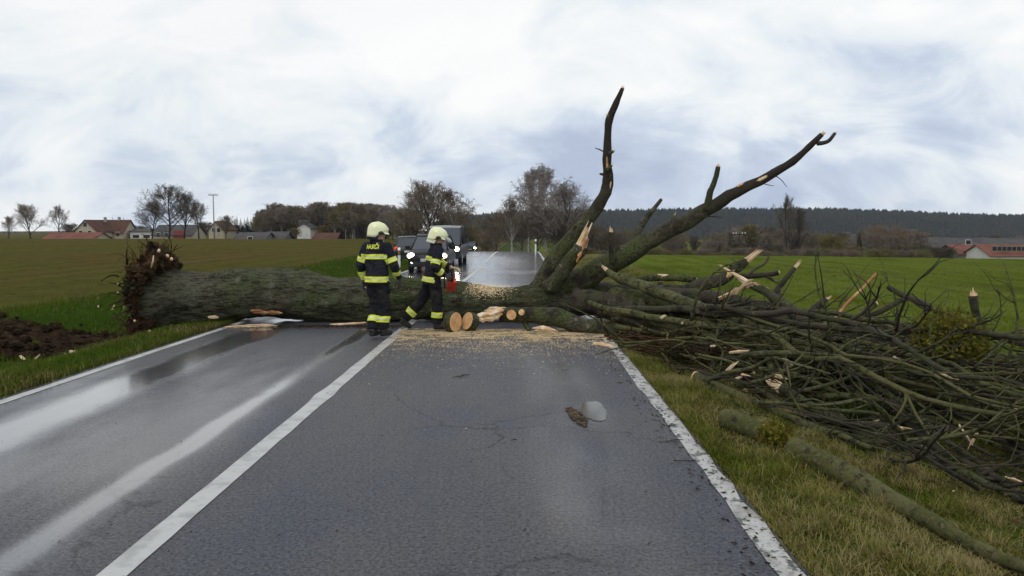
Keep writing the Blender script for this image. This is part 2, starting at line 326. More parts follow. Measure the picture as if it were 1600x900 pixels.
def yy(a, b, s0, g):
    out = [a]; s = s0
    while out[-1] + s < b: out.append(out[-1] + s); s *= g
    return out + [b]
YS = yy(-6, 2600, .22, 1.018)
def sheet(name, xs, ys, m, dz=0.0, kind='structure', zf=h):
    V = [(x, y, zf(x, y) + dz) for y in ys for x in xs]; n = len(xs)
    Fc = [(j * n + i, j * n + i + 1, (j + 1) * n + i + 1, (j + 1) * n + i) for j in range(len(ys) - 1) for i in range(n - 1)]
    o = bpy.data.objects.new(name, big_mesh(name, V, Fc, [m], 4, smooth=True)); link(o); o['kind'] = kind; return o
def xs_(a, b, s): n = max(1, round((b - a) / s)); return [a + (b - a) * i / n for i in range(n + 1)]
XF_L = [-1100, -700, -450, -300, -200, -150, -110, -80, -60, -48] + [-40 + 1.6 * i for i in range(18)]
sheet('ploughed_field', XF_L + [-11.0], YS, MATS['ploughed'])
sheet('verge', xs_(-11.0, -5.25, .25), YS, MATS['verge_green'])
iy = min(i for i, y in enumerate(YS) if y > 190)
sheet('road', xs_(-5.25, 1.42, .5), YS[:iy + 1], MATS['asphalt'])
sheet('meadow', xs_(-5.25, 1.42, 3.3), YS[iy:], MATS['meadow'])
sheet('verge', xs_(1.42, 5.0, .22), YS, MATS['verge'])
sheet('green_field', xs_(5.0, 14, .6) + [16, 18, 21, 24, 28, 33, 39, 46, 55, 66, 80, 100, 130, 170, 230, 320, 450, 700, 1300], YS, MATS['crop'])
def line(name, x, w, m, y0, y1, label, wob=.006, dz=.004, step=.12, parts=1):
    ys = yy(y0, y1, step, 1.02); V = []; Fc = []
    for i, y in enumerate(ys):
        a = wob * noise.noise(Vector((x, y * 3.1, 0))) + wob * 1.5 * noise.noise(Vector((x, y * 11, 4))); b = wob * noise.noise(Vector((x, y * 3.3, 9))) + wob * 1.5 * noise.noise(Vector((x, y * 12, 14)))
        if name == 'centre_line' and 7.62 < y < 7.95: a -= .03; b += .02
        for xx in (x - w / 2 + a, x + w / 2 + b): V.append((xx, y, smooth_tab(y, ROADP, 3 + y * .03) + dz))
        if i: k = 2 * i; Fc.append((k - 2, k - 1, k + 1, k))
    o = bpy.data.objects.new(name, big_mesh(name, V, Fc, [m], 4)); link(o); o['kind'] = 'structure'; return o
line('centre_line', -2.01, .15, MATS['paint'], -5, 160, '')
line('edge_line', -5.10, .12, MATS['paint'], -5, 160, '', .008)
line('edge_line', 1.33, .14, MATS['paint_worn'], -5, 160, '', .024)
# puddles: thin water lying in worn spots of the lane
water = mat('water', (.03, .033, .036), .13, spec=.5, bump=(3, .04, .01))
def puddle(cx, cy, rx, ry, seed, zz=.005):
    b = MB(); n = 36; ring = []
    for k in range(n):
        a = 2 * math.pi * k / n; s = 1 + .30 * noise.noise(Vector((math.cos(a) * 1.6, math.sin(a) * 1.6, seed))) + .10 * noise.noise(Vector((math.cos(a) * 5, math.sin(a) * 5, seed)))
        ring.append((cx + rx * s * math.cos(a), cy + ry * s * math.sin(a), zz))
    b.v = ring; b.f = [tuple(range(n))]; o = b.build('puddle', water, fixn=False); o['kind'] = 'structure'
puddle(.68, 7.25, .12, .40, 1)
b = MB(); n = 26                                        # broken-out spot of asphalt beside the puddle
rot = Matrix.Rotation(R(8), 3, 'Z')
for k in range(n):
    a = 2 * math.pi * k / n; s = 1 + .4 * noise.noise(Vector((math.cos(a) * 2, math.sin(a) * 2, 8))); p = rot @ Vector((.045 * s * math.cos(a), .30 * s * math.sin(a), 0)); b.v.append((.50 + p.x, 7.0 + p.y, .007))
b.f = [tuple(range(n))]
for k in range(120):
    random.seed(k + 5); a = random.random() * 6.28; q = random.random() ** .5; p = rot @ Vector((.06 * q * math.cos(a), .36 * q * math.sin(a), 0)); r = random.uniform(.008, .02)
    b.ball((.50 + p.x, 7.0 + p.y, .010), (r, r, r * .7), 5, 4, .3, seed=k)
o = b.build('broken_asphalt', mat('grit', (.11, .085, .055), .9, [((.05, .04, .03), 20, .45, .6)], (60, .6, .01))); o['kind'] = 'structure'
# bare earth of the torn-out root hole
b = MB(); S = .11; idx = {}
for j in range(62):
    for i in range(62):
        x = -12.0 + i * S; y = 11.2 + j * S * .9
        q = crater(x, y)
        if q > .03 and x < -5.6:
            z = h(x, y) + .012 + .09 * min(1, q * 2) * (noise.noise(Vector((x * 2.1, y * 2.1, 0))) + .7 * noise.noise(Vector((x * 5.5, y * 5.5, 3)))) + .08 * q
            idx[i, j] = len(b.v); b.v.append((x, y, z))
for (i, j) in list(idx):
    if all(k in idx for k in ((i + 1, j), (i, j + 1), (i + 1, j + 1))): b.f.append((idx[i, j], idx[i + 1, j], idx[i + 1, j + 1], idx[i, j + 1]))
o = b.build('torn_earth', MATS['soil'], fixn=False); o['kind'] = 'structure'
b = MB()
for k in range(900):
    random.seed(k); x = random.uniform(-11.5, -5.9); y = random.uniform(11.6, 16); q = crater(x, y)
    if q > .02 or random.random() < .06:
        r = random.choice((.02, .03, .03, .05, .07, .10)) * random.uniform(.7, 1.3); b.ball((x, y, h(x, y) + .03 + .1 * q), (r * 1.2, r, r * .8), 6, 4, .5, 3, seed=k)
o = b.build('earth_clods', MATS['soil']); tag(o, kind='stuff'); o['label'] = 'dark clods of earth around the torn root hole'
# ---------------------------------------------------------------- the fallen tree
def trace(spec, D0, D1, zmin=None):
    """(px, py, diameter px) along a branch with its distance running from D0 to D1 -> points and radii in metres"""
    s = [0.0]
    for a, b in zip(spec, spec[1:]): s.append(s[-1] + math.hypot(b[0] - a[0], b[1] - a[1]))
    P = []
    for (px, py, d), q in zip(spec, s):
        D = D0 + (D1 - D0) * q / s[-1]; p = at(px, py, D); r = d / 2 * D / F
        p.z = max(p.z, h(p.x, p.y) + r * .85)
        P.append((p, r))
    return P
def limb_mesh(P, seg=12, n=5, lump=.14, lf=5.0, wig=.25, seed=0):
    Q = crom(P, n); m = len(Q); pts = []; rad = []
    for i, (p, r) in enumerate(Q):
        e = min(i, m - 1 - i, 3) / 3
        k = Vector((noise.noise(p * 3 + Vector((seed, 0, 0))), noise.noise(p * 3 + Vector((0, seed, 7))), noise.noise(p * 3 + Vector((5, 0, seed))))) * r * wig * e
        pts.append(p + k); rad.append(r * (1 + .10 * noise.noise(p * 6 + Vector((seed, 3, 0)))))
    b = MB(); b.tube(pts, rad, seg, lump, lf, True, seed=seed); return b, pts, rad
def torn(P, parent, length=.25, seed=0, m='wood_fresh', name='torn_wood', k=14, end=-1, spread=.25):
    """jagged splinters of bare wood on a broken end"""
    random.seed(seed + 100); p, r = P[end]; q = P[end - 1 if end < 0 else end + 1][0]; d = (p - q).normalized(); u = d.orthogonal().normalized(); w = d.cross(u); b = MB()
    for i in range(k):
        a = 2 * math.pi * i / k + random.uniform(-.3, .3); rr = r * random.uniform(.1, .72); c = p - d * r * .5 + (u * math.cos(a) + w * math.sin(a)) * rr
        L_ = length * random.uniform(.12, 1.0) ** 1.4 * 1.15; e = c + d * (L_ + r * .5) + (u * math.cos(a) + w * math.sin(a)) * rr * random.uniform(-.4, spread)
        x = (u * math.cos(a + 1.2) + w * math.sin(a + 1.2)) * r * random.uniform(.10, .34); y = d.cross(x).normalized() * r * random.uniform(.05, .14)
        mid = (c + e) / 2 + y * .3
        b.loft([[c - x - y, c + x - y, c + x + y, c - x + y], [mid - x * .8 - y, mid + x * .8 - y, mid + x * .75 + y, mid - x * .7 + y], [e - x * .2, e + x * .12 - y * .3, e + x * .15 + y * .3, e - x * .1 + y * .4]])
    ring = [p + (u * math.cos(t) + w * math.sin(t)) * r * .82 + d * r * random.uniform(-.1, .7) for t in [2 * math.pi * i / 12 for i in range(12)]]
    bs = [p - d * r * .5 + (u * math.cos(t) + w * math.sin(t)) * r * .85 for t in [2 * math.pi * i / 12 for i in range(12)]]
    b.loft([bs, ring])
    return b.build(name, MATS[m], parent)
def sawn(P, parent, end=-1, m='wood_cut'):
    p, r = P[end]; q = P[end - 1 if end < 0 else end + 1][0]; d = (p - q).normalized(); u = d.orthogonal().normalized(); w = d.cross(u); b = MB(); rings = []
    for o_, s in ((-.01, .97), (.006, .95), (.008, .90)): rings.append([p + d * o_ + (u * math.cos(t) + w * math.sin(t)) * r * s for t in [2 * math.pi * i / 16 for i in range(16)]])
    b.loft(rings); return b.build('sawn_face', MATS[m], parent)
def patch(P, i, parent, ln, wd, side, m='wood_fresh', seed=0):
    """a place along a limb where the bark is torn away to bare wood"""
    p, r = P[i]; d = (P[i + 1][0] - P[i][0]).normalized(); o = Vector(side); o = (o - d * o.dot(d)).normalized(); s = d.cross(o); b = MB(); rings = []
    for k in range(15):
        t = k / 14 * 2 - 1; wv = wd * math.sqrt(max(0, 1 - t * t)) * (.75 + .9 * noise.noise(Vector((k * 1.9, seed, 0)))) + .002; wv = max(wv, .002)
        c = p + d * t * ln / 2; rings.append([c + s * wv * a + o * (r * math.sqrt(max(0, 1 - min(.95, wv * abs(a) / r) ** 2)) + .012 * (1 - abs(a)) - .004) for a in (-1, -.5, 0, .5, 1)])
    b.loft(rings, closed=False); return b.build('bare_patch', MATS[m], parent, fixn=False)
TREE = empty('fallen_tree', (-3.2, 14.5, 0), 0, 'huge mossy uprooted tree fallen across the road', 'tree')
def to_local(o, root):
    o.matrix_parent_inverse = Matrix.Translation(-root.location); return o
def part(b, name, m, root, smooth=True):
    return to_local(b.build(name, MATS[m], root, smooth), root)
TRK = [(-6.85, 14.45, .42, .50), (-6.2, 14.45, .46, .49), (-5.2, 14.5, .45, .47), (-4.2, 14.5, .44, .455), (-3.2, 14.5, .42, .435), (-2.2, 14.5, .39, .40), (-1.3, 14.5, .35, .365), (-.5, 14.5, .32, .33), (.2, 14.5, .33, .33), (.75, 14.5, .36, .30), (1.3, 14.5, .42, .24)]
P = [(Vector((x, y, z)), r) for x, y, z, r in TRK]
Q = crom(P, 26); b = MB(); pts = []; rad = []
for p, r in Q: pts.append(p + Vector((0, .08, .07)) * noise.noise(Vector((p.x * .75, 0, 0))) * sstep(-.6, -2.0, p.x)); rad.append(r * (1 + .10 * noise.noise(Vector((p.x * 1.25, 3, 0))) * sstep(-.9, -2.2, p.x) + .16 * sstep(-6.3, -6.9, p.x)))
b.tube(pts, rad, 84, .13, 1.35)
V2 = []
for v in b.v:                                                    # lengthwise bark furrows and folds
    q = Vector(v); c = min(Q, key=lambda t: abs(t[0].x - q.x))[0]; d = (q - c); d.x = 0
    if d.length > 1e-4: q += d.normalized() * (.06 * noise.noise(Vector((q.x * .7, q.y * 3.4, q.z * 3.4))) + .026 * noise.noise(Vector((q.x * 2.2, q.y * 10, q.z * 10))) + .013 * noise.noise(Vector((q.x * 7, q.y * 24, q.z * 24))))
    q.z = max(q.z, h(q.x, q.y) + .004) if q.x > -5.2 else q.z
    V2.append(tuple(q))
b.v = V2
trunk = part(b, 'trunk', 'bark_trunk', TREE)
# bark scraped off low on the trunk
for (px, py, ln, wd, mm, sd_) in ((418, 492, .55, .07, 'wood_red', 2), (398, 487, .22, .04, 'wood_red', 4)):
    q = at(px, py, 14.06); i = min(range(len(pts)), key=lambda k: abs(pts[k].x - q.x)); side = Vector((0, q.y - pts[i].y, q.z - pts[i].z))
    patch([(pts[k], rad[k] + .045) for k in range(len(pts))], i, trunk, ln, wd, side, mm, sd_)
q = at(765, 469, 14.2); i = min(range(len(pts)), key=lambda k: abs(pts[k].x - q.x)); PT = [(pts[k], rad[k] + .01) for k in range(len(pts))]
dr = MB(); random.seed(77)
for k in range(1500):
    x = random.gauss(-.62, .22); i = min(range(len(pts)), key=lambda j: abs(pts[j].x - x)); th = random.gauss(R(52), R(16)); rr = rad[i] * 1.03 + random.uniform(0, .012); c = Vector((x, pts[i].y - rr * math.cos(th), pts[i].z + rr * math.sin(th))); s_ = random.uniform(.006, .016); a = random.random() * 6.28
    e1 = Vector((math.cos(a), math.sin(a) * .5, math.sin(a) * .4)) * s_; e2 = Vector((-math.sin(a), math.cos(a) * .5, math.cos(a) * .4)) * s_ * .6; dr.add([c - e1, c + e2, c + e1, c - e2], [(0, 1, 2, 3)])
dro = part(dr, 'sawdust_drift', 'sawdust', trunk, False); dro.matrix_parent_inverse = Matrix(); dro['kind'] = 'stuff'
# root plate
b = MB(); random.seed(4)
rc = Vector((-6.92, 14.45, .50))
for k in range(150):
    a = random.random() * 6.28; q = random.random() ** .6; rr = (.76 + .18 * math.sin(a * 3 + 1)) * q; lean_ = .35 * max(0, math.sin(a)) * q
    b.ball(rc + Vector((random.uniform(-.20, .24) * (1 - .5 * q) + lean_, rr * math.cos(a) * .95, rr * math.sin(a) * .98)), random.uniform(.05, .17), 14, 10, 1.0, 2.6, seed=k)
Vn = []
for v in b.v:
    q = Vector(v); g = Vector((noise.noise(q * 9), noise.noise(q * 9 + Vector((7, 0, 0))), noise.noise(q * 9 + Vector((0, 7, 0))))); Vn.append(tuple(q + g * .07 + Vector((noise.noise(q * 23), noise.noise(q * 23 + Vector((7, 0, 0))), noise.noise(q * 23 + Vector((0, 7, 0))))) * .04))
b.v = Vn; rp = part(b, 'root_plate', 'root', TREE, False)
for k in range(290):
    random.seed(k + 50); a = random.random() * 6.28; b = MB(); rr = random.uniform(.35, .9)
    p = rc + Vector((random.uniform(-.3, .15), rr * math.cos(a), rr * math.sin(a))); d = Vector((random.uniform(-.8, .6), math.cos(a), math.sin(a))).normalized(); r0 = random.choice((.004, .005, .006, .008, .012, .02)); ln = random.uniform(.12, .50); p.x += .3 * max(0, math.sin(a)) * rr; Pn = []
    for j in range(6):
        Pn.append(p.copy()); p = p + d * ln / 5; d = (d + Vector((random.uniform(-.45, .45), random.uniform(-.45, .45), random.uniform(-.55, .3)))).normalized()
    if any(q.z < -.3 for q in Pn): continue
    b.tube(Pn, [r0 * (1 - .13 * j) for j in range(6)], 6)
    if k % 11 == 0:
        o = part(b, 'root', 'root', rp.parent); torn([(Pn[-2], r0 * .5), (Pn[-1], r0 * .9 + .012)], o, .05, k, k=4)
    else: part(b, 'root', 'root', TREE)
b = MB(); b.tube([at(236, 418, 13.7), at(239, 408, 13.65), at(240, 399, 13.66)], [.012, .016, .008], 6); part(b, 'root', 'wood_fresh', TREE)
for px, py in ((248, 392), (262, 400), (268, 405), (212, 462), (222, 478)):
    b = MB(); b.ball(at(px, py, 13.95), (.03, .03, .035), 6, 4, .5, seed=px); part(b, 'root', 'wood_fresh', TREE)
# limbs that still hang together with the trunk: name, trace, distances, bark, ends
LIMBS = {}
def limb(key, spec, D0, D1, m='bark', tornlen=None, seed=0, seg=12, root=TREE, name='limb', red=False, lump=.20):
    P = trace(spec, D0, D1); b, pts, rad = limb_mesh(P, seg, 5, lump, 5.0, .3, seed or len(LIMBS) + 1)
    o = part(b, name, m, root) if root else None
    if tornlen: torn(list(zip(pts, rad)), o, tornlen, seed or len(LIMBS), 'wood_red' if red else 'wood_fresh')
    LIMBS[key] = (o, list(zip(pts, rad))); return o
A = limb('A', [(842, 452, 34), (869, 402, 27), (910, 354, 22), (937, 320, 19), (950, 288, 17), (948, 248, 14), (951, 196, 12), (961, 166, 10), (973, 138, 6)], 14.5, 14.1, 'bark_limb', .06, 3, 14)
patch(LIMBS['A'][1], 24, A, .30, .03, (-.2, -1, .1), 'wood_red', 5); patch(LIMBS['A'][1], 20, A, .16, .02, (.5, -1, .1), 'wood_fresh', 6)
for i, (a, e) in enumerate((((952, 240), (959, 236)), ((952, 188), (949, 180)), ((948, 266), (956, 258)))):
    limb('a%d' % i, [(*a, 7), (*e, 4)], 14.15, 14.1, 'bark', .03, 30 + i, 7, name='stub')
B = limb('B', [(868, 455, 44), (914, 432, 38), (971, 402, 33), (1035, 366, 27), (1099, 332, 22), (1149, 301, 17), (1198, 278, 14), (1247, 245, 11), (1284, 210, 8)], 14.5, 13.6, 'bark_limb', .07, 7, 16)
patch(LIMBS['B'][1], 29, B, .28, .05, (0, -1, .5), 'wood_fresh', 7); patch(LIMBS['B'][1], 26, B, .13, .05, (0, -.3, 1), 'wood_cut', 9)
limb('B1', [(1277, 224, 7), (1294, 221, 6), (1305, 208, 5)], 13.6, 13.6, 'bark_dark', .03, 8, 8, name='branch')
limb('B2', [(1103, 328, 12), (1110, 302, 10), (1116, 285, 9), (1122, 260, 7)], 13.95, 13.8, 'bark_dark', .05, 9, 9, name='branch')
limb('C', [(858, 450, 28), (880, 424, 23), (900, 396, 22), (908, 384, 21)], 14.2, 13.9, 'bark', .42, 11, 12, name='broken_stub', red=False)
patch(LIMBS['C'][1], 13, LIMBS['C'][0], .5, .05, (.5, -1, .3), 'wood_red', 2)
limb('D', [(957, 412, 9), (955, 385, 8), (955, 362, 8)], 14.0, 13.9, 'bark_dark', .10, 12, 8, name='broken_stub')
limb('E', [(978, 398, 12), (1005, 347, 10), (1020, 328, 7), (1033, 312, 5)], 14.9, 15.4, 'bark', .06, 13, 8, name='branch')
limb('Fs', [(1044, 358, 8), (1048, 348, 6), (1054, 336, 3)], 14.1, 14.1, 'bark_moss', .06, 14, 7, name='stub')
limb('CC', [(845, 468, 52), (930, 466, 44), (1010, 462, 34), (1070, 455, 26), (1110, 443, 20), (1138, 430, 17), (1166, 408, 13)], 14.6, 14.8, 'bark_dark', .34, 15, 14)
patch(LIMBS['CC'][1], 25, LIMBS['CC'][0], .26, .08, (0, -1, .25), 'wood_cut', 4)
limb('I', [(1150, 433, 10), (1196, 429, 8), (1217, 426, 7)], 14.8, 14.6, 'bark_dark', .03, 16, 8, name='branch')
limb('I2', [(1194, 430, 6), (1207, 437, 5), (1215, 442, 3)], 14.7, 14.5, 'bark_dark', None, 17, 7, name='branch')
limb('G', [(985, 447, 13), (1011, 435, 11), (1050, 434, 11), (1086, 436, 10)], 14.9, 15.2, 'bark_moss', .05, 18, 9)
patch(LIMBS['G'][1], 8, LIMBS['G'][0], .22, .05, (0, -.3, 1), 'wood_fresh', 5)
limb('M', [(950, 424, 10), (967, 434, 15), (1013, 450, 18), (1071, 472, 18), (1112, 486, 17), (1137, 494, 14), (1152, 516, 12), (1187, 542, 11), (1204, 571, 11), (1217, 600, 12)], 13.6, 9.3, 'bark_moss', .12, 19, 10)
torn(LIMBS['M'][1], LIMBS['M'][0], .20, 77, end=0)
limb('O', [(960, 462, 30), (1025, 470, 27), (1074, 496, 25), (1112, 517, 24), (1129, 541, 22)], 13.8, 11.2, 'bark_moss', .18, 20, 13)
limb('Nn', [(1130, 493, 18), (1152, 501, 17), (1210, 525, 16), (1279, 551, 15), (1352, 579, 13), (1400, 597, 11), (1437, 604, 8)], 11.8, 9.6, 'bark_moss', None, 21, 11)
limb('J', [(1172, 444, 11), (1196, 456, 13), (1216, 470, 16), (1239, 490, 22), (1268, 513, 27), (1333, 531, 24), (1373, 542, 20), (1405, 560, 17), (1453, 585, 12)], 12.6, 10.3, 'bark_dark', None, 22, 13)
jt = LIMBS['J'][1]; torn([(Vector(jt[1][0]), .05), (Vector(jt[0][0]), .055)], LIMBS['J'][0], .62, 31, k=18, spread=.05)
b = MB(); S = trace([(1123, 467, 4), (1149, 456, 11), (1172, 443, 13), (1186, 450, 9), (1203, 460, 7)], 12.5, 12.5); S = crom(S, 4); b.tube([p + Vector((0, 0, .03)) * noise.noise(p * 14) for p, r in S], [r * (.62 + .5 * noise.noise(p * 17)) for p, r in S], 6, .7, 16, ell=.35)
for q in range(9):
    i0 = random.randrange(0, len(S) - 5); g = Vector((random.uniform(-.02, .02), random.uniform(-.03, .03), random.uniform(-.03, .04))); b.tube([S[i0][0] + g, S[i0 + 2][0] + g * 1.3, S[i0 + 4][0] + g * 2.2], [.012, .014, .002], 4); to_local(b.build('torn_wood', MATS['wood_fresh'], LIMBS['J'][0]), LIMBS['J'][0]).matrix_parent_inverse = Matrix()
limb('Pp', [(1002, 470, 13), (1010, 495, 11), (1025, 519, 9), (1034, 527, 8)], 12.9, 12.0, 'bark', None, 23, 9, name='branch')
limb('Pq', [(1046, 485, 11), (1062, 505, 9), (1068, 527, 8), (1074, 545, 7)], 12.4, 11.4, 'bark', None, 24, 9, name='branch')
limb('Qq', [(1034, 526, 9), (1080, 550, 9), (1100, 553, 9), (1115, 572, 9), (1138, 591, 9), (1164, 614, 8)], 12.0, 9.2, 'bark', .06, 25, 9)
limb('DD', [(900, 470, 40), (980, 482, 34), (1060, 498, 26), (1130, 522, 20), (1200, 552, 16), (1260, 575, 12)], 14.0, 11.0, 'bark_dark', None, 26, 12)
limb('EE', [(940, 486, 26), (1010, 508, 22), (1080, 528, 18), (1150, 556, 12)], 13.6, 11.2, 'bark_dark', .1, 27, 12)
limb('FF', [(985, 455, 24), (1070, 462, 22), (1150, 470, 20), (1230, 490, 18), (1300, 512, 14)], 14.8, 12.6, 'bark_dark', None, 28, 12)
# long limbs of the crown fanning out from the trunk over the verge
random.seed(64); made = 0
while made < 24:
    S = Vector((random.uniform(1.0, 3.0), random.uniform(12.2, 14.0), random.uniform(.12, .50))); E = Vector((random.uniform(3.7, 7.8), random.uniform(5.2, 9.4), 0))
    if (E.x < 4.3 and E.y < 6.4) or (E.x < 4.0 and E.y > 8.5): continue
    made += 1; E.z = h(E.x, E.y) + random.uniform(.05, .5); side = Vector((E.y - S.y, S.x - E.x, 0)).normalized() * random.gauss(0, .55); r0 = random.uniform(.028, .062); Pn = []; n_ = 18
    for j in range(n_):
        t = j / (n_ - 1); p = S.lerp(E, t) + side * math.sin(t * math.pi) + Vector((0, 0, .35 * math.sin(t * math.pi * .9) * random.Random(made).uniform(-.3, 1))); p += Vector((noise.noise(p * .9 + Vector((made, 0, 0))), noise.noise(p * .9 + Vector((0, made, 0))), .6 * noise.noise(p * 1.3 + Vector((0, 0, made))))) * .32 * min(1, t * 3) + Vector((noise.noise(p * 3.3), noise.noise(p * 3.3 + Vector((5, 0, 0))), noise.noise(p * 3.3 + Vector((0, 5, 0))))) * .05; r = r0 * (1 - .72 * t); p.z = max(p.z, h(p.x, p.y) + r * .9); Pn.append((p, r))
    bk = random.choice(('bark_moss', 'bark_log', 'bark', 'bark_dark')); Q = crom(Pn, 2); b = MB(); b.tube([p for p, r in Q], [r * (1 + .12 * noise.noise(p * 8)) for p, r in Q], 9, .16, 7, seed=made); o = part(b, 'limb', bk, TREE)
    for f_ in range(random.choice((3, 4, 5))):
        i = random.randrange(4, n_ - 3); p, r = Pn[i]; e = ((Pn[i + 1][0] - p).normalized() + Vector((random.gauss(0, .5), random.gauss(0, .5), random.gauss(.15, .35)))).normalized(); ln = random.uniform(.5, 1.6); Fk = []; q = p.copy(); cu_ = Vector((random.gauss(0, .10), random.gauss(0, .10), random.gauss(0, .07)))
        for j in range(9): Fk.append(q.copy()); q = q + e * ln / 9; e = (e + cu_ + Vector((random.gauss(0, .08), random.gauss(0, .08), random.gauss(-.01, .07)))).normalized(); q.z = max(q.z, h(q.x, q.y) + .01)
        if min(q.x for q in Fk) < 1.5: continue
        b = MB(); b.tube(Fk, [r * .62 * (1 - .09 * j) for j in range(9)], 7, .15, 9)
        for tw_ in range(3):
            j = random.randrange(3, 8); q = Fk[j].copy(); e2 = (e + Vector((random.gauss(0, .6), random.gauss(0, .6), random.gauss(.2, .4)))).normalized(); b.tube([q, q + e2 * .12, q + e2 * .25 + Vector((0, 0, random.uniform(-.05, .05))), q + e2 * .42 + Vector((random.uniform(-.08, .08), 0, random.uniform(-.08, .08)))], [r * .28, r * .22, r * .17, .003], 5)
        part(b, 'branch', bk, TREE)
    if made % 3 == 0: torn([(Q[-2][0], Q[-2][1]), (Q[-1][0], Q[-1][1] * 1.2)], o, .09, made, k=7)
# cut and broken pieces lying loose
LOOSE = {}
def loose(name, spec, D0, D1, m, label, cat='branch', group=None, tornlen=None, seed=0, seg=10, t0=None, saw0=False, saw1=False):
    P = trace(spec, D0, D1); b, pts, rad = limb_mesh(P, seg, 5, .08 if name == 'log' else .15, 4.0, .25, seed or len(LOOSE) + 60)
    o = b.build(name, MATS[m], None, True, origin=P[0][0]); tag(o, label, cat, group)
    PP = [(p - P[0][0], r) for p, r in zip(pts, rad)]
    if tornlen: torn(PP, o, tornlen, seed or len(LOOSE))
    if t0: torn(PP, o, t0, 5 + len(LOOSE), end=0)
    if saw0: sawn(PP, o, 0)
    if saw1: sawn(PP, o, -1)
    LOOSE[len(LOOSE)] = o; return o
loose('log', [(1238, 718, 40), (1287, 750, 38), (1362, 797, 35), (1438, 836, 31), (1487, 856, 27), (1532, 860, 24), (1563, 874, 21), (1610, 890, 19), (1690, 925, 15)], 6.0, 3.9, 'bark_log', 'long crooked mossy log lying in the verge grass', 'log', seed=70, seg=18, saw0=True)
loose('log', [(1131, 673, 33), (1150, 674, 34), (1172, 678, 33), (1190, 684, 30)], 6.75, 6.45, 'bark_log', 'short thick log stump beside the worn white edge line', 'log', seed=71, seg=16, saw0=True, saw1=True)
loose('branch', [(1086, 594, 18), (1123, 611, 16), (1185, 636, 13), (1256, 662, 12), (1312, 680, 10), (1360, 700, 8)], 8.9, 7.0, 'bark_moss', 'pale green mossy branch with blunt sawn end pointing at the road', 'branch', seed=72, saw0=True)
loose('branch', [(1222, 606, 17), (1272, 639, 17), (1309, 652, 16), (1325, 678, 15), (1362, 711, 15), (1408, 745, 14), (1457, 772, 13), (1502, 802, 12), (1548, 825, 11), (1610, 848, 10), (1700, 880, 8)], 8.6, 5.2, 'bark', 'long kinked grey-green branch running along the edge of the brush pile', 'branch', seed=73, t0=.14)
loose('branch', [(1347, 590, 10), (1400, 624, 9), (1446, 658, 9), (1491, 673, 8), (1521, 696, 6), (1560, 716, 5)], 8.8, 6.9, 'bark', 'slender pale curved branch lying on top of the brush pile', 'branch', seed=74)
loose('branch', [(1392, 630, 15), (1427, 666, 15), (1461, 704, 14), (1506, 749, 13), (1551, 779, 12), (1610, 798, 11)], 8.2, 5.9, 'bark_dark', 'straight dark grey branch crossing the lower brush pile', 'branch', seed=75)
loose('branch', [(1254, 648, 13), (1310, 660, 12), (1360, 664, 12), (1402, 668, 11)], 8.0, 7.4, 'bark_dark', 'short dark branch with a pale splintered end low in the pile', 'branch', tornlen=.12, seed=76)
loose('branch', [(1387, 448, 6), (1400, 456, 9), (1427, 468, 10), (1480, 493, 11), (1533, 517, 11), (1610, 540, 12)], 11.5, 10.0, 'bark_dark', 'long dark branch slanting down across the green field behind the upright stub', 'branch', tornlen=.05, seed=77)
loose('branch', [(1541, 552, 14), (1531, 520, 13), (1524, 488, 12), (1521, 462, 13)], 10.0, 10.0, 'bark_dark', 'upright broken stub with an orange torn top', 'branch', tornlen=.1, seed=78)
loose('branch', [(1296, 514, 12), (1347, 499, 10), (1381, 483, 9), (1411, 467, 8)], 12.0, 12.0, 'bark_dark', 'dark forked branch with pale tip rising over the field', 'branch', tornlen=.05, seed=79)
loose('branch', [(1296, 510, 6), (1323, 475, 5), (1347, 451, 4), (1369, 427, 3)], 12.2, 12.2, 'wood_red', 'thin barkless orange stick leaning up out of the pile', 'branch', seed=80, seg=7)
loose('branch', [(1258, 500, 14), (1270, 486, 13), (1283, 474, 11), (1292, 467, 6)], 12.4, 12.4, 'bark_dark', 'stubby dark branch stump with a split pointed tip', 'branch', tornlen=.09, seed=81)
loose('branch', [(1206, 470, 9), (1215, 452, 9), (1233, 429, 8), (1242, 418, 7)], 13.0, 13.0, 'bark_dark', 'short dark branch with white splintered top standing by the torn pale strip', 'branch', tornlen=.16, seed=82)
loose('branch', [(1335, 502, 11), (1347, 491, 11), (1358, 482, 10), (1369, 475, 9)], 11.9, 11.9, 'bark_moss', 'thick stubby branch end with mossy bark above the pile', 'branch', seed=83, tornlen=.03)
G1 = 'thin branches sticking out over the green field'; L1 = 'thin dark bare branch sticking out of the pile over the field'
for i, (sp_, d0, d1) in enumerate(([[(1344, 533, 8), (1366, 524, 7), (1389, 517, 5), (1398, 512, 3)], 11.2, 11.3], [[(1360, 534, 8), (1416, 515, 7), (1448, 506, 6), (1480, 499, 5), (1507, 488, 3)], 11, 11],
        [[(1395, 541, 8), (1443, 520, 6), (1485, 500, 5)], 10.8, 11], [[(1421, 531, 5), (1480, 529, 4), (1533, 531, 4), (1565, 529, 3)], 10.6, 10.4], [[(1549, 548, 5), (1570, 528, 4), (1585, 518, 3), (1606, 514, 3)], 10, 10],
        [[(1165, 432, 5), (1180, 420, 4), (1195, 412, 4), (1201, 401, 3)], 14, 14.4], [[(1448, 536, 5), (1455, 540, 4), (1476, 537, 3)], 10.4, 10.2])):
    loose('branch', sp_, d0, d1, 'bark_dark', L1, 'branch', G1, seed=90 + i, seg=7)
G2 = 'longer branches lying in the brush pile'; L2 = ('grey-green branch lying across the middle of the brush pile', 'dark brown branch lying across the middle of the brush pile', 'yellowish mossy branch lying across the middle of the brush pile')
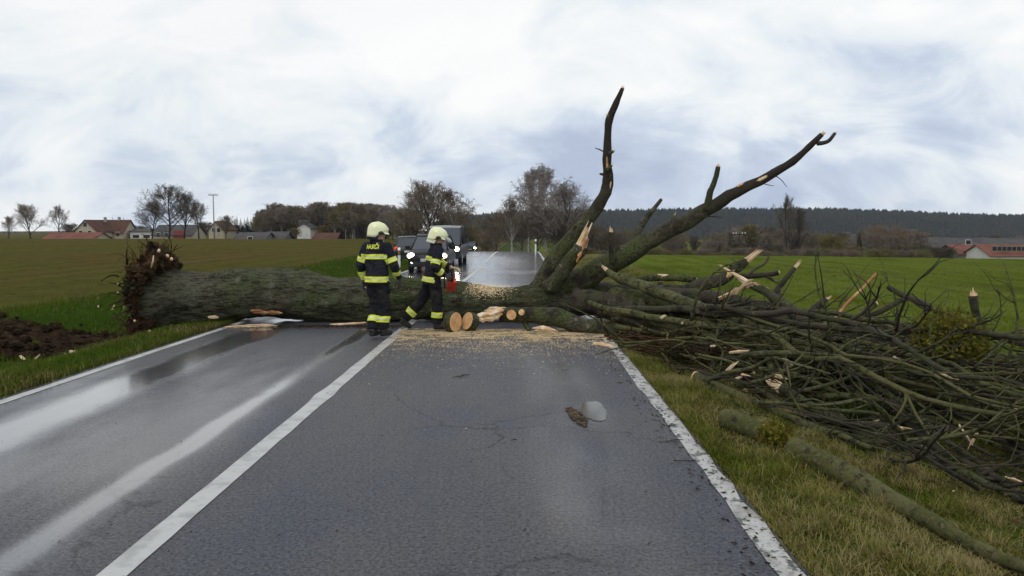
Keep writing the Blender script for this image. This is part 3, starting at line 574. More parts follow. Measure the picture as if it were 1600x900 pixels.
for i, (sp_, d0, d1) in enumerate(([[(1410, 552, 10), (1480, 552, 9), (1560, 556, 8), (1620, 561, 8)], 10.2, 9.8], [[(1512, 585, 8), (1545, 580, 7), (1573, 573, 7), (1620, 570, 6)], 9.4, 9.3], [[(1480, 618, 7), (1520, 613, 7), (1570, 607, 6), (1620, 609, 6)], 8.8, 8.6],
        [[(1225, 575, 9), (1262, 588, 9), (1300, 596, 8), (1335, 612, 8), (1352, 625, 6)], 9.9, 8.8], [[(1268, 590, 8), (1280, 600, 7), (1290, 618, 6), (1283, 632, 4)], 9.2, 8.7], [[(1090, 530, 10), (1140, 560, 10), (1200, 590, 9), (1262, 612, 8), (1330, 640, 6)], 10.8, 8.6],
        [[(1180, 520, 10), (1250, 560, 10), (1330, 590, 9), (1410, 622, 8), (1500, 660, 6)], 10.8, 8.1], [[(1300, 560, 9), (1380, 606, 9), (1460, 634, 8), (1560, 660, 7), (1640, 690, 5)], 9.8, 7.6], [[(1450, 570, 9), (1520, 600, 9), (1600, 640, 8), (1680, 660, 6)], 9.4, 8.2],
        [[(1420, 650, 10), (1480, 690, 9), (1540, 730, 8), (1620, 760, 7)], 7.8, 6.2], [[(1480, 640, 8), (1540, 668, 8), (1600, 700, 7), (1660, 712, 5)], 7.9, 6.9], [[(1350, 640, 9), (1400, 690, 8), (1450, 735, 7), (1495, 765, 5)], 8.2, 6.3])):
    loose('branch', sp_, d0, d1, ('bark', 'bark_dark', 'bark_moss')[i % 3], L2[i % 3], 'branch', G2, seed=110 + i, seg=8)
# front log, sawn rounds, splintered slabs
loose('log', [(783, 492, 22), (806, 493, 25), (830, 492, 27), (869, 495, 28), (902, 508, 27), (936, 519, 26), (968, 522, 22)], 13.3, 12.6, 'bark', 'stout bent log with sawn side branches lying along the fallen trunk', 'log', tornlen=.2, seed=140, seg=16, t0=.2)
fl = LOOSE[len(LOOSE) - 1]
for px, py, r in ((799, 492, .088), (815, 488, .055)):
    e = at(px, py, 12.98) - fl.location; s = e + Vector((.08, .30, -.01)); b = MB(); b.tube([s, (s + e) / 2, e], [r * 1.15, r * 1.05, r], 14, .06, 5); o = b.build('side_branch', MATS['bark'], fl, True); sawn([(s, r), (e, r)], o, -1)
b = MB(); b.tube([at(820, 500, 13.15) - fl.location, at(822, 508, 13.1) - fl.location, at(828, 518, 12.9) - fl.location], [.06, .045, .03], 8, .1, 6); b.build('side_branch', MATS['bark'], fl, True)
def round_(px, D, r, th, yaw, label, tilt=0):
    c = at(px, 498, D); c.z = h(c.x, c.y) + r * .98; d = Vector((math.sin(yaw), -math.cos(yaw), math.sin(tilt))).normalized(); b = MB()
    Pp = [(-d * th / 2, r * .97), (-d * th * .2, r), (d * th * .2, r), (d * th / 2, r * .97)]; b.tube([p for p, q in Pp], [q for p, q in Pp], 22, .05, 6)
    o = b.build('log_round', MATS['bark'], None, True); o.location = c; tag(o, label, 'log'); sawn(Pp, o, -1); sawn(Pp, o, 0)
round_(707, 12.85, .175, .13, R(58), 'sawn log round standing by the boots of the striding firefighter')
round_(735, 13.0, .16, .13, R(-52), 'sawn log round leaning beside the splintered pale slab', R(18))
def slab(spec, D0, D1, thick, label, m='wood_fresh', seed=0):
    P = trace(spec, D0, D1); Q = crom(P, 4); b = MB(); random.seed(seed + 400); n_ = len(Q)
    for st in range(5):                                        # split staves lying against each other
        i0 = random.randrange(0, max(1, n_ // 3)); i1 = n_ - random.randrange(0, max(1, n_ // 3)); rm = max(r for p, r in Q); g = Vector((random.uniform(-.3, .3), random.uniform(-.6, .6), random.uniform(-.55, .45))) * rm; pts_ = [p + g + Vector((0, 0, .25 * rm * noise.noise(p * 20 + Vector((st, 0, 0))))) for p, r in Q[i0:i1]]; m2 = len(pts_)
        b.tube(pts_, [Q[i0 + j][1] * random.uniform(.38, .58) * (.25 if j in (0, m2 - 1) else 1) for j in range(m2)], 5, .45, 14, ell=thick, seed=seed + st)
    o = b.build('wood_splinter', MATS[m], None, False, origin=P[0][0]); tag(o, label, 'wood')
slab([(736, 497, 8), (752, 493, 15), (770, 491, 19), (786, 484, 7)], 13.05, 13.1, .7, 'big pale splintered slab of wood between the log rounds and the bent log', seed=1)
slab([(757, 485, 6), (770, 482, 9), (790, 480, 5)], 13.3, 13.3, .6, 'pale split sliver of wood resting on the bigger slab', seed=2)
slab([(832, 515, 6), (850, 513, 10), (872, 519, 4)], 12.7, 12.4, .5, 'pale split strip of wood lying under the bent log', seed=3)
slab([(348, 516, 3), (380, 513, 5), (412, 510, 6), (440, 508, 3)], 13.35, 13.6, .5, 'long pale strip of wood lying before the thick end of the trunk', seed=4)
slab([(325, 496, 6), (340, 496, 7)], 14.0, 14.0, .6, 'small pale wood chunk in the grass under the trunk', seed=5)
slab([(515, 507, 4), (545, 506, 6), (572, 504, 4)], 13.7, 13.7, .4, 'long white splinter tucked under the trunk behind a firefighter', seed=6)
slab([(926, 541, 6), (942, 546, 8), (962, 556, 5)], 11.5, 11.1, .6, 'white barkless stick end lying on the road edge', seed=7)
slab([(1570, 744, 6), (1588, 750, 8), (1606, 758, 7)], 6.3, 6.2, .6, 'bright splinter of wood at the lower edge of the brush pile', seed=8)
slab([(1196, 588, 6), (1204, 598, 12), (1210, 606, 8)], 9.1, 9.0, .6, 'pale torn chunk of wood at the foot of the curved mossy limb', seed=9)
slab([(1208, 604, 7), (1216, 612, 5)], 9.0, 8.95, .7, 'small pale flake of wood under the torn chunk', seed=10)
slab([(968, 517, 7), (985, 516, 9), (998, 517, 7)], 12.3, 12.3, .6, 'short pale stick with rounded end lying on the twigs', seed=11)
slab([(1360, 660, 4), (1374, 656, 4)], 7.8, 7.8, .5, 'pale wood flake deep in the brush pile', seed=12)
# pale bits of root in the hole and chips on the verge
G3 = 'pale broken roots in the torn earth'; random.seed(3)
for px, py, D, l_, r in ((175, 511, 14.0, .12, .05), (97, 529, 13.2, .13, .06), (112, 522, 13.6, .12, .05), (33, 532, 13.0, .12, .035), (56, 528, 13.1, .18, .02), (235, 520, 13.6, .09, .035), (143, 515, 13.9, .06, .03)):
    p = at(px, py, D); z = h(p.x, p.y) + .16 * crater(p.x, p.y) + .05; p.z = z; d = Vector((random.uniform(-1, 1), random.uniform(-.5, .2), random.uniform(.2, .8))).normalized() * l_ / 2
    b = MB(); b.tube([-d, -d * .2, d * .3, d], [r * .8, r, r * .9, r * .5], 7, .3, 12); o = b.build('root_piece', MATS['wood_fresh'], None); o.location = p; tag(o, 'pale broken piece of root lying in the torn earth', 'root', G3)
# brushwood: the countless thin branches and twigs of the shattered crown
def brush(n, seed, regions, rmax, name, m, label, hgt):
    random.seed(seed); b = MB()
    for k in range(n):
        x0, x1, y0, y1, dx, dy = random.choice(regions); x = random.uniform(x0, x1); y = random.uniform(y0, y1)
        d = Vector((dx + random.uniform(-.9, .7), dy + random.uniform(-.9, .9), random.uniform(-.3, .35))).normalized(); curl = Vector((random.gauss(0, .055), random.gauss(0, .055), random.gauss(0, .03))); r = rmax * random.uniform(.18, 1) ** 1.6 + .0035; ln = r * random.uniform(60, 130); ln = min(max(ln, .6), 3.6)
        p = Vector((x, y, h(x, y) + random.random() ** 1.3 * hgt)); Pn = []; ns = 13
        for j in range(ns):
            Pn.append(p.copy()); p = p + d * ln / ns; d = (d + curl + Vector((random.uniform(-.2, .2), random.uniform(-.2, .2), random.uniform(-.17, .14)))).normalized()
            if random.random() < .05: d = (d + Vector((random.uniform(-.9, .9), random.uniform(-.9, .9), random.uniform(-.4, .4)))).normalized()
            zb = h(p.x, p.y) + .01
            if p.z < zb: p.z = zb; d.z = abs(d.z) * .3
            if p.z > zb + .55 and d.z > -.05: d.z = -.08
        if min(q.x - 1.45 for q in Pn) < 0 and Pn[0].y < 10.5: continue
        b.tube(Pn, [r * (1 - .062 * j) * (1 + .18 * noise.noise(Pn[j] * 7)) for j in range(ns)], 7 if r > .012 else 4, caps=r > .012)
        for s in range(random.choice((2, 3, 4, 5))):
            i = random.randrange(2, ns - 1); q = Pn[i].copy(); e = ((Pn[i + 1] - Pn[i]).normalized() + Vector((random.uniform(-.8, .8), random.uniform(-.8, .8), random.uniform(-.3, .6)))).normalized(); Sn = []; l2 = ln * random.uniform(.15, .5)
            for j in range(5):
                Sn.append(q.copy()); q = q + e * l2 / 5; e = (e + Vector((random.uniform(-.35, .35), random.uniform(-.35, .35), random.uniform(-.3, .2)))).normalized(); q.z = max(q.z, h(q.x, q.y) + .008)
            b.tube(Sn, [max(.0028, r * .55 * (1 - .18 * j)) for j in range(5)], 4, caps=False)
    o = b.build(name, MATS[m], None, True, fixn=False); tag(o, kind='stuff'); o['label'] = label; return o
RG = [(2.2, 5.0, 10, 13, .8, -.9), (3.0, 6.5, 8.2, 11, .8, -.8), (4.2, 7.5, 6.8, 9.2, .9, -.7), (3.9, 6.6, 6.2, 7.8, .9, -.7), (5, 8.5, 8, 10.5, .8, -.7), (2.0, 3.6, 9.8, 12, .7, -.9)]
brush(50, 17, RG + [(2.1, 3.4, 7.9, 9.6, 1, -.45)], .042, 'brushwood', 'bark_moss', 'mossy broken branches strewn through the pile', .45)
brush(150, 11, RG, .030, 'brushwood', 'bark_dark', 'dark tangle of thin bare branches of the shattered crown', .55)
brush(230, 12, RG, .020, 'brushwood', 'bark_log', 'grey-green tangle of twigs of the shattered crown', .62)
RN = [(1.7, 2.6, 9.2, 11.2, .75, -.8), (2.0, 3.0, 8.0, 9.4, .75, -.8), (2.6, 3.6, 6.9, 8.2, .75, -.75), (3.3, 4.4, 5.7, 7.0, .75, -.6)]
brush(20, 23, RN, .034, 'brushwood', 'bark_moss', 'mossy branches sprawling over the verge towards the road', .14)
brush(46, 24, RN, .018, 'brushwood', 'bark_dark', 'dark thin branches sprawling over the verge', .16)
brush(120, 13, [(1.2, 2.6, 10.8, 12.6, 1, -.5), (1.6, 2.6, 10.0, 11.2, 1, -.8)], .014, 'brushwood', 'root', 'brown twigs heaped at the road edge beside the bent log', .22)
# leafy stuff caught in the pile
def leaves(name, n, blobs, size, mats_, seed, label, cat=None, up=.3):
    rng = np.random.default_rng(seed); V = []; Fc = []; mi = []
    bl = np.array([(*c, r, s) for c, r, s in blobs]); w = bl[:, 3] ** 2; pick = rng.choice(len(bl), n, p=w / w.sum())
    u = rng.normal(size=(n, 3)); u /= np.linalg.norm(u, axis=1)[:, None]; rr = rng.random(n) ** .5
    c = bl[pick, :3] + u * (bl[pick, 3] * rr)[:, None] * np.stack([np.ones(n), np.ones(n), bl[pick, 4]], 1)
    a = rng.normal(size=(n, 3)); a[:, 2] += up; a /= np.linalg.norm(a, axis=1)[:, None]; t = np.cross(a, rng.normal(size=(n, 3))); t /= np.linalg.norm(t, axis=1)[:, None]
    L_ = size * rng.uniform(.6, 1.4, n)[:, None]; w_ = L_ * .32; q = np.cross(a, t)
    V = np.stack([c, c + a * L_ * .5 + t * w_ + q * L_ * .08, c + a * L_, c + a * L_ * .5 - t * w_ + q * L_ * .08], 1).reshape(-1, 3)
    Fc = np.arange(4 * n).reshape(n, 4); mi = rng.integers(0, len(mats_), n)
    return bpy.data.objects.new(name, big_mesh(name, V, Fc, mats_, 4, mi))
iv = [flat_leaf('ivy_a', (.025, .045, .012)), flat_leaf('ivy_b', (.040, .055, .016)), flat_leaf('ivy_c', (.055, .050, .020))]
ms = [flat_leaf('mistletoe_a', (.15, .15, .025)), flat_leaf('mistletoe_b', (.20, .185, .032)), flat_leaf('mistletoe_c', (.11, .10, .022))]
random.seed(8); bl = []
for px, py, D, r in ((1180, 560, 10.4, .45), (1230, 590, 9.6, .4), (1150, 580, 10.3, .35), (1265, 600, 9.2, .35), (1215, 560, 10.4, .4), (1090, 560, 11, .3), (1330, 625, 8.6, .35), (1290, 580, 9.8, .35), (1060, 575, 10.4, .25), (1400, 660, 8.2, .3), (1340, 640, 8.1, .3)):
    p = at(px, py, D); p.z = h(p.x, p.y) + .12; bl.append((tuple(p), r, .45))
o = link(leaves('ivy_leaves', 7000, bl, .055, iv, 3, '')); tag(o, kind='stuff'); o['label'] = 'dark green ivy leaves caught in the brush pile'
def mistletoe(px, py, D, r, n, seed, label):
    c = at(px, py, D); c.z = max(c.z, h(c.x, c.y) + r * (.6 if r < .2 else 1.9)); e = empty('mistletoe', c, 0, label, 'mistletoe', 'mistletoe clumps in the brush pile')
    link(leaves('foliage', n, [((0, 0, 0), r, .75)], .05, ms, seed, ''), e); random.seed(seed); b = MB()
    for k in range(70):
        d = Vector((random.gauss(0, 1), random.gauss(0, 1), random.gauss(0, .7))).normalized(); q = d * r * .5 + Vector((random.uniform(-.1, .1) * r, 0, .1 * r)); b.tube([Vector((0, 0, 0)), q, d * r * .98 + Vector((0, 0, .05))], [.005, .004, .0025], 4, caps=False)
    b.build('stems', ms[2], e, fixn=False)
mistletoe(1478, 606, 9.0, .42, 2600, 1, 'yellow-green mistletoe clump spreading over the brush pile')
mistletoe(1500, 572, 9.3, .30, 1500, 2, 'small yellow-green mistletoe tuft above the spreading clump')
mistletoe(1212, 716, 6.25, .15, 500, 3, 'little mistletoe sprig on the ground at the end of the crooked log')
# sawdust and chips on the road
def flakes(name, n, fn, size, mm, seed, label):
    rng = np.random.default_rng(seed); pts = []
    while len(pts) < n:
        x, y = fn(rng)
        pts.append((x, y, h(x, y)))
    c = np.array(pts); c[:, 2] += .006 + rng.random(n) * .010; a = rng.random(n) * 6.28; L_ = size * rng.uniform(.4, 1.5, n); t = np.stack([np.cos(a), np.sin(a), rng.uniform(-.25, .25, n)], 1) * L_[:, None]; w = np.stack([-np.sin(a), np.cos(a), rng.uniform(-.25, .25, n)], 1) * (L_ * .45)[:, None]
    V = np.stack([c - t - w, c + t - w * .6, c + t * .8 + w, c - t * .7 + w], 1).reshape(-1, 3); V[:, 2] = np.maximum(V[:, 2], np.repeat(c[:, 2], 4) - .004)
    o = link(bpy.data.objects.new(name, big_mesh(name, V, np.arange(4 * n).reshape(n, 4), [MATS[mm]], 4))); tag(o, kind='stuff'); o['label'] = label; return o
def f1(r):
    while 1:
        x = r.uniform(-2.0, 1.4); y = 12.85 - abs(r.normal(0, .55)) * (1 if r.random() < .75 else 2.4) + r.uniform(0, .45)
        if r.random() < .15 + .85 * sstep(-.25, .35, noise.noise(Vector((x * 2.2, y * 4, 0))) + .6 * noise.noise(Vector((x * 7, y * 9, 5)))): return x, y
flakes('sawdust', 60000, f1, .0080, 'sawdust', 1, 'pale sawdust strewn on the road before the cut logs')
def f2(r): return r.normal(.1, .9), 11.6 + r.normal(0, .9)
flakes('sawdust', 3500, f2, .006, 'sawdust', 2, 'scattered sawdust on the wet lane')
def f3(r):
    x = r.uniform(-5.3, -1.9); return x, 13.75 - abs(r.normal(0, .22))
flakes('bark_litter', 2600, f3, .018, 'root', 3, 'brown bark litter along the foot of the trunk')
def f4(r): return r.uniform(1.1, 1.5) + abs(r.normal(0, .1)) - .05, r.uniform(3, 11)
flakes('bark_litter', 900, f4, .012, 'soil', 4, 'dark crumbs of bark and soil on the worn edge line')
def f5(r): return r.uniform(-4.8, 1.35), 13.3 - 10 * r.random() ** 1.7
flakes('bark_litter', 620, f5, .008, 'soil', 5, 'small dark crumbs scattered on the asphalt')
def f6(r): return r.uniform(1.6, 4.5), r.uniform(4, 12)
flakes('wood_chips', 110, f6, .011, 'wood_fresh', 6, 'small pale wood chips scattered over verge and pile')
# splinters of torn wood all through the pile
random.seed(55); b = MB()
for k in range(75):
    x0, x1, y0, y1, dx, dy = random.choice(RG + RN[1:2]); x = random.uniform(x0, x1); y = random.uniform(y0, y1); p = Vector((x, y, h(x, y) + random.uniform(.1, .55))); d = Vector((random.gauss(0, 1), random.gauss(0, 1), random.gauss(0, .4))).normalized() * random.uniform(.03, .13); r = random.uniform(.006, .022)
    for q in range(3): g = Vector((random.uniform(-1, 1), random.uniform(-1, 1), random.uniform(-1, 1))) * r * .7; b.tube([p - d + g, p + g, p + d * random.uniform(.6, 1.2) + g * 1.5], [r * .6, r * .8, r * .15], 5, .3, 15, ell=.5, seed=k)
o = b.build('wood_chips', MATS['wood_fresh'], None); tag(o, kind='stuff'); o['label'] = 'pale splinters of torn wood scattered through the pile'
# stubs and broken twigs along the limbs
random.seed(91)
for key in ('A', 'B', 'CC', 'M', 'O', 'J', 'Nn', 'DD', 'FF', 'Qq'):
    o_, PP = LIMBS[key]
    for q in range(9 if key in 'AB' else 6):
        i = random.randrange(4, len(PP) - 3); p, r = PP[i]; t = (PP[i + 1][0] - p).normalized(); g = Vector((random.gauss(0, 1), random.gauss(0, 1), random.gauss(.3, 1))); g = (g - t * g.dot(t)).normalized(); e = (g + t * random.uniform(.1, 1.2)).normalized(); big_ = random.random() < .35; ln = random.uniform(.10, .55) if big_ else random.uniform(.03, .09); r1 = min(r * .5, random.uniform(.008, .02)) if big_ else r * random.uniform(.3, .55)
        P_ = [p + g * r * .5]
        for j in range(5): P_.append(P_[-1] + e * (ln + r * .5) / 5); e = (e + Vector((random.gauss(0, .2), random.gauss(0, .2), random.gauss(.04, .2)))).normalized()
        b = MB(); b.tube(P_, [r1 * (1.5 if j == 0 else 1 - .1 * j) for j in range(6)], 7, .25, 12, seed=q); part(b, 'stub', 'bark_dark', TREE)
# a few loose twigs on the road
random.seed(21)
for px, py in ((728, 588), (800, 688), (716, 590), (988, 578), (970, 600), (1060, 690), (1075, 720), (1035, 640), (355, 529), (1048, 668)):
    r_ = CROT @ Vector(((px - 800) / F, (450 - py) / F, -1)); k = -CAMZ / r_.z; p = Vector((r_.x * k, r_.y * k, .012)); a = random.uniform(-.5, .5); b = MB()
    for s in range(random.choice((1, 1, 2))):
        d = Vector((math.cos(a), math.sin(a), 0)); ln = random.uniform(.02, .085); q = Vector((random.uniform(-.03, .03), random.uniform(-.03, .03), 0)); b.tube([q - d * ln, q + Vector((0, random.uniform(-.02, .02), .006)), q + d * ln], [.003, .005, .002], 5); a += random.uniform(.4, 1.8)
    o = b.build('twig', MATS['bark_dark'], None); o.location = (p.x, p.y, h(p.x, p.y) + .009); tag(o, 'small dark broken twig lying on the road surface', 'twig', 'broken twigs on the road')
# ---------------------------------------------------------------- firefighters
from mathutils.bvhtree import BVHTree
mat('cloth_navy', (.018, .019, .027), .85, [((.030, .031, .040), 5, .45, .65), ((.010, .010, .014), 13, .5, .7)], (30, .7, .012))
mat('cloth_trousers', (.017, .017, .021), .88, [((.034, .031, .028), 4, .48, .66), ((.009, .009, .011), 12, .5, .7)], (60, .4, .008))
mat('tape', (.72, .80, .05), .55, [((.50, .58, .05), 9, .5, .7)])
mat('tape_silver', (.60, .63, .46), .35, spec=.7)
mat('helmet', (.80, .82, .50), .32, [((.72, .75, .42), 6, .5, .7)], coat=.5)
mat('helmet_dark', (.02, .02, .02), .5); mat('chrome_badge', (.55, .5, .3), .3, metallic=.8)
mat('rubber', (.014, .014, .014), .6, [((.04, .033, .026), 7, .55, .7)])
mat('glove', (.42, .36, .25), .8, [((.25, .21, .14), 14, .5, .7)], (60, .4, .005))
mat('glove_dark', (.035, .033, .030), .8, [((.20, .17, .11), 9, .58, .68)], (60, .4, .005))
mat('skin', (.50, .30, .22), .55)
mat('hair', (.05, .035, .02), .7)
mat('visor', (.55, .58, .58), .12, spec=.6, transm=.5)
def remesh(b, name, vox, smooth=3, fold=0.0, m=None, fs=9.0, seed=0):
    me = b.mesh(name); o = bpy.data.objects.new(name, me); COL.objects.link(o)
    r = o.modifiers.new('r', 'REMESH'); r.mode = 'VOXEL'; r.voxel_size = vox
    s = o.modifiers.new('s', 'SMOOTH'); s.factor = .5; s.iterations = smooth
    dg = bpy.context.evaluated_depsgraph_get(); me2 = bpy.data.meshes.new_from_object(o.evaluated_get(dg)); bpy.data.objects.remove(o); bpy.data.meshes.remove(me)
    me2.name = name; me2.materials.clear()
    if fold:
        for v in me2.vertices:
            q = v.co; n = noise.noise(Vector((q.x * fs, q.y * fs, q.z * fs * 1.9 + seed))) + .6 * noise.noise(Vector((q.x * fs * 2.2, q.y * fs * 2.2, q.z * fs * 3 + seed)))
            v.co = q + v.normal * fold * n
    if m: me2.materials.append(MATS[m])
    me2.polygons.foreach_set('use_smooth', [True] * len(me2.polygons)); me2.update(); return me2
def band(src, a, axis, lo, hi, rmax, name, m, parent, off=.007, center=None):
    a = Vector(a); axis = Vector(axis).normalized(); bm = bmesh.new(); bm.from_mesh(src)
    for co, inner in ((a + axis * lo, True), (a + axis * hi, False)):
        bmesh.ops.bisect_plane(bm, geom=bm.verts[:] + bm.edges[:] + bm.faces[:], plane_co=co, plane_no=axis, clear_inner=inner, clear_outer=not inner)
    dl = [f for f in bm.faces if ((f.calc_center_median() - a) - axis * (f.calc_center_median() - a).dot(axis)).length > rmax]
    bmesh.ops.delete(bm, geom=dl, context='FACES'); bm.normal_update(); nn = [(v, v.normal.copy()) for v in bm.verts]
    for v, n in nn: v.co += n * off
    me = bpy.data.meshes.new(name); bm.to_mesh(me); bm.free(); me.materials.clear(); me.materials.append(MATS[m])
    me.polygons.foreach_set('use_smooth', [True] * len(me.polygons)); o = bpy.data.objects.new(name, me); return link(o, parent)
def stripe(src, a, axis, c, w, rmax, parent):
    o = band(src, a, axis, c - w * .58, c + w * .58, rmax, 'reflective_stripe', 'tape', parent); band(src, a, axis, c - w * .14, c + w * .14, rmax, 'silver_band', 'tape_silver', o, .0085); return o
V3 = Vector
def ell(c, rx, ry, n=20, tilt=0): return [V3((c[0] + rx * math.cos(2 * math.pi * k / n), c[1] + ry * math.sin(2 * math.pi * k / n), c[2] + tilt * math.sin(2 * math.pi * k / n))) for k in range(n)]
def hand(b, wrist, d, palm_n, side, r=1.0, curl=.6):
    """palm with four unequal bent fingers and a thumb leaving the side of the palm"""
    d = d.normalized(); n = (palm_n - d * palm_n.dot(d)).normalized(); s = d.cross(n) * side
    c = wrist + d * .05 * r; b.loft([[c + d * t * r + s * w * math.cos(k * .785) * r + n * .017 * math.sin(k * .785) * r for k in range(8)] for t, w in ((-.055, .028), (-.02, .040), (.03, .044), (.05, .040))])
    for i, (o, l) in enumerate(((-.032, .070), (-.011, .082), (.011, .076), (.031, .058))):
        p = c + d * .045 * r + s * o * r; e = d.copy(); P = [p]
        for j, q in enumerate((.42, .33, .27)):
            e = (e + n * curl * (.5 + .35 * j)).normalized(); P.append(P[-1] + e * l * q * r)
        b.tube(P, [.0105 * r, .0102 * r, .0095 * r, .008 * r], 8); b.ball(P[-1], .008 * r, 8, 6)
    p = c - d * .02 * r - s * .036 * r; e = (d * .7 - s * .75 + n * .25).normalized(); q = p + e * .035 * r; e2 = (d + n * .5 - s * .15).normalized()
    b.tube([p, q, q + e2 * .035 * r], [.014 * r, .012 * r, .0095 * r], 8); b.ball(q + e2 * .035 * r, .0095 * r, 8, 6)
def firefighter(loc, rz, J, label, scale=1.0, headyaw=0, headtilt=0, text=False, glove=('glove_dark', 'glove_dark'), visor=False, neck='cloth_navy'):
    root = empty('person', loc, rz, label, 'person', 'firefighters by the fallen trunk'); root.scale = (scale,) * 3
    pel, chest, nk, hd = (V3(J[k]) for k in ('pelvis', 'chest', 'neck', 'head'))
    # body: one continuous figure under the clothes
    b = MB(); b.loft([ell(pel + V3((0, 0, -.06)), .13, .09), ell(pel, .15, .10), ell((pel + chest) / 2, .13, .09), ell(chest, .16, .105), ell(nk + V3((0, 0, -.05)), .13, .08), ell(nk, .06, .06)])
    b.tube([nk - V3((0, 0, .05)), (nk + hd) / 2, hd - V3((0, 0, .05))], [.062, .056, .056], 14)
    hr = Matrix.Rotation(headyaw, 3, 'Z') @ Matrix.Rotation(headtilt, 3, 'X')
    b.ball(hd + V3((0, 0, .02)), (.076, .096, .105), 18, 14, rot=hr); b.ball(hd + hr @ V3((0, .035, -.06)), (.055, .06, .058), 14, 10, rot=hr)
    b.tube([hd + hr @ V3((0, .088, .02)), hd + hr @ V3((0, .108, -.012)), hd + hr @ V3((0, .112, -.028)), hd + hr @ V3((0, .088, -.034))], [.010, .013, .015, .010], 8)
    b.ball(hd + hr @ V3((0, .088, -.065)), (.024, .012, .008), 8, 6, rot=hr); b.ball(hd + hr @ V3((0, .082, -.105)), (.026, .02, .018), 8, 6, rot=hr)
    for s in (-1, 1): b.ball(hd + hr @ V3((s * .077, -.01, -.005)), (.012, .02, .032), 8, 6, rot=hr)
    for s, k in ((1, 'R'), (-1, 'L')):
        sh, el_, wr = (V3(J[q + k]) for q in ('sh', 'el', 'wr')); b.tube([sh, el_, wr], [.052, .042, .030], 12); b.ball(sh, .062); b.ball(el_, .043)
        hand(b, wr, V3(J['hd' + k]), V3(J['pn' + k]), s, .92, J.get('curl' + k, .6))
        hp, kn, an, to = (V3(J[q + k]) for q in ('hip', 'kn', 'an', 'to')); b.tube([hp, (hp + kn) / 2, kn, (kn + an) / 2, an], [.085, .078, .056, .055, .038], 12); b.ball(kn, .058); b.tube([an, (an + to) / 2 - V3((0, 0, .01)), to], [.042, .042, .030], 10)
    body = bpy.data.objects.new('body', remesh(b, 'body', .010, 2, m='skin')); link(body, root)
    for s in (-1, 1):
        e = MB(); e.ball(hd + hr @ V3((s * .032, .083, .012)), (.013, .008, .009), 8, 6, rot=hr); e.build('eye', MATS['helmet_dark'], body, True)
    # jacket
    b = MB(); up = (nk - pel).normalized(); sp_ = lambda t: pel + (nk - pel) * t
    b.loft([ell(sp_(-.22), .205, .150), ell(sp_(-.05), .200, .148), ell(sp_(.25), .185, .135), ell(sp_(.55), .200, .142), ell(sp_(.80), .200, .135), ell(sp_(.93), .150, .105), ell(sp_(1.02), .085, .085), ell(sp_(1.10), .083, .088)])
    for s, k in ((1, 'R'), (-1, 'L')):
        sh, el_, wr = (V3(J[q + k]) for q in ('sh', 'el', 'wr')); b.tube([sp_(.88) + V3((s * .08, 0, 0)), sh, sh + (el_ - sh) * .5, el_, el_ + (wr - el_) * .5, wr - (wr - el_) * .02], [.085, .088, .078, .072, .064, .056], 14); b.ball(sh, .088); b.ball(el_, .073)
    jm = remesh(b, 'jacket', .0125, 3, .013, 'cloth_navy', seed=J['seed']); jk = link(bpy.data.objects.new('jacket', jm), root)
    stripe(jm, pel, up, -.035, .075, .30, jk); 
    for o in [stripe(jm, pel, up, .315, .065, .235, jk)]: pass
    for k in ('R', 'L'):
        sh, el_, wr = (V3(J[q + k]) for q in ('sh', 'el', 'wr')); stripe(jm, sh, el_ - sh, (el_ - sh).length * .72, .065, .105, jk); stripe(jm, el_, wr - el_, (wr - el_).length * .55, .065, .09, jk)
    # collar
    b = MB(); b.loft([ell(nk + V3((0, .0, -.03)), .105, .105), ell(nk + V3((0, -.005, .05)), .098, .10), ell(nk + V3((0, -.005, .055)), .085, .088), ell(nk + V3((0, 0, -.02)), .085, .085)], caps=False); b.build('collar', MATS['cloth_navy'], jk, True)
    # trousers, boots, gloves
    b = MB(); b.loft([ell(pel + V3((0, 0, -.12)), .165, .120), ell(pel + V3((0, 0, -.03)), .175, .13), ell(pel + V3((0, 0, .10)), .165, .12)])
    for k in ('R', 'L'):
        hp, kn, an, to = (V3(J[q + k]) for q in ('hip', 'kn', 'an', 'to')); b.tube([hp + V3((0, 0, .03)), hp + (kn - hp) * .5, kn, kn + (an - kn) * .5, an - (an - kn) * .10], [.112, .105, .088, .090, .086], 14); b.ball(kn, .088); b.ball(hp, .115)
    tm = remesh(b, 'trousers', .0125, 3, .015, 'cloth_trousers', 8, J['seed'] + 3); tr = link(bpy.data.objects.new('trousers', tm), root)
    for s, k in ((1, 'R'), (-1, 'L')):
        hp, kn, an, to = (V3(J[q + k]) for q in ('hip', 'kn', 'an', 'to')); stripe(tm, kn, an - kn, (an - kn).length * .52, .08, .13, tr)
        b = MB(); f = to - an; b.tube([an + (kn - an) * .30, an + (kn - an) * .1, an], [.062, .060, .062], 14); b.tube([an - f * .25 + V3((0, 0, -.03)), an + f * .25 + V3((0, 0, -.005)), an + f * .65 + V3((0, 0, .005)), to + V3((0, 0, .008)), to + f * .12], [.052, .058, .052, .045, .025], 12)
        bo = link(bpy.data.objects.new('boot', remesh(b, 'boot', .010, 2, m='rubber')), root)
        wr = V3(J['wr' + k]); el_ = V3(J['el' + k]); b = MB(); hand(b, wr, V3(J['hd' + k]), V3(J['pn' + k]), s, 1.22, J.get('curl' + k, .6)); b.tube([wr - (wr - el_).normalized() * .05, wr, wr + V3(J['hd' + k]).normalized() * .02], [.050, .042, .036], 12)
        link(bpy.data.objects.new('glove', remesh(b, 'glove', .006, 1, m=glove[0 if k == 'R' else 1])), root)
    # helmet
    hm = empty_part('helmet', hd + V3((0, -.005, .045)), hr, root)
    b = MB(); rings = []
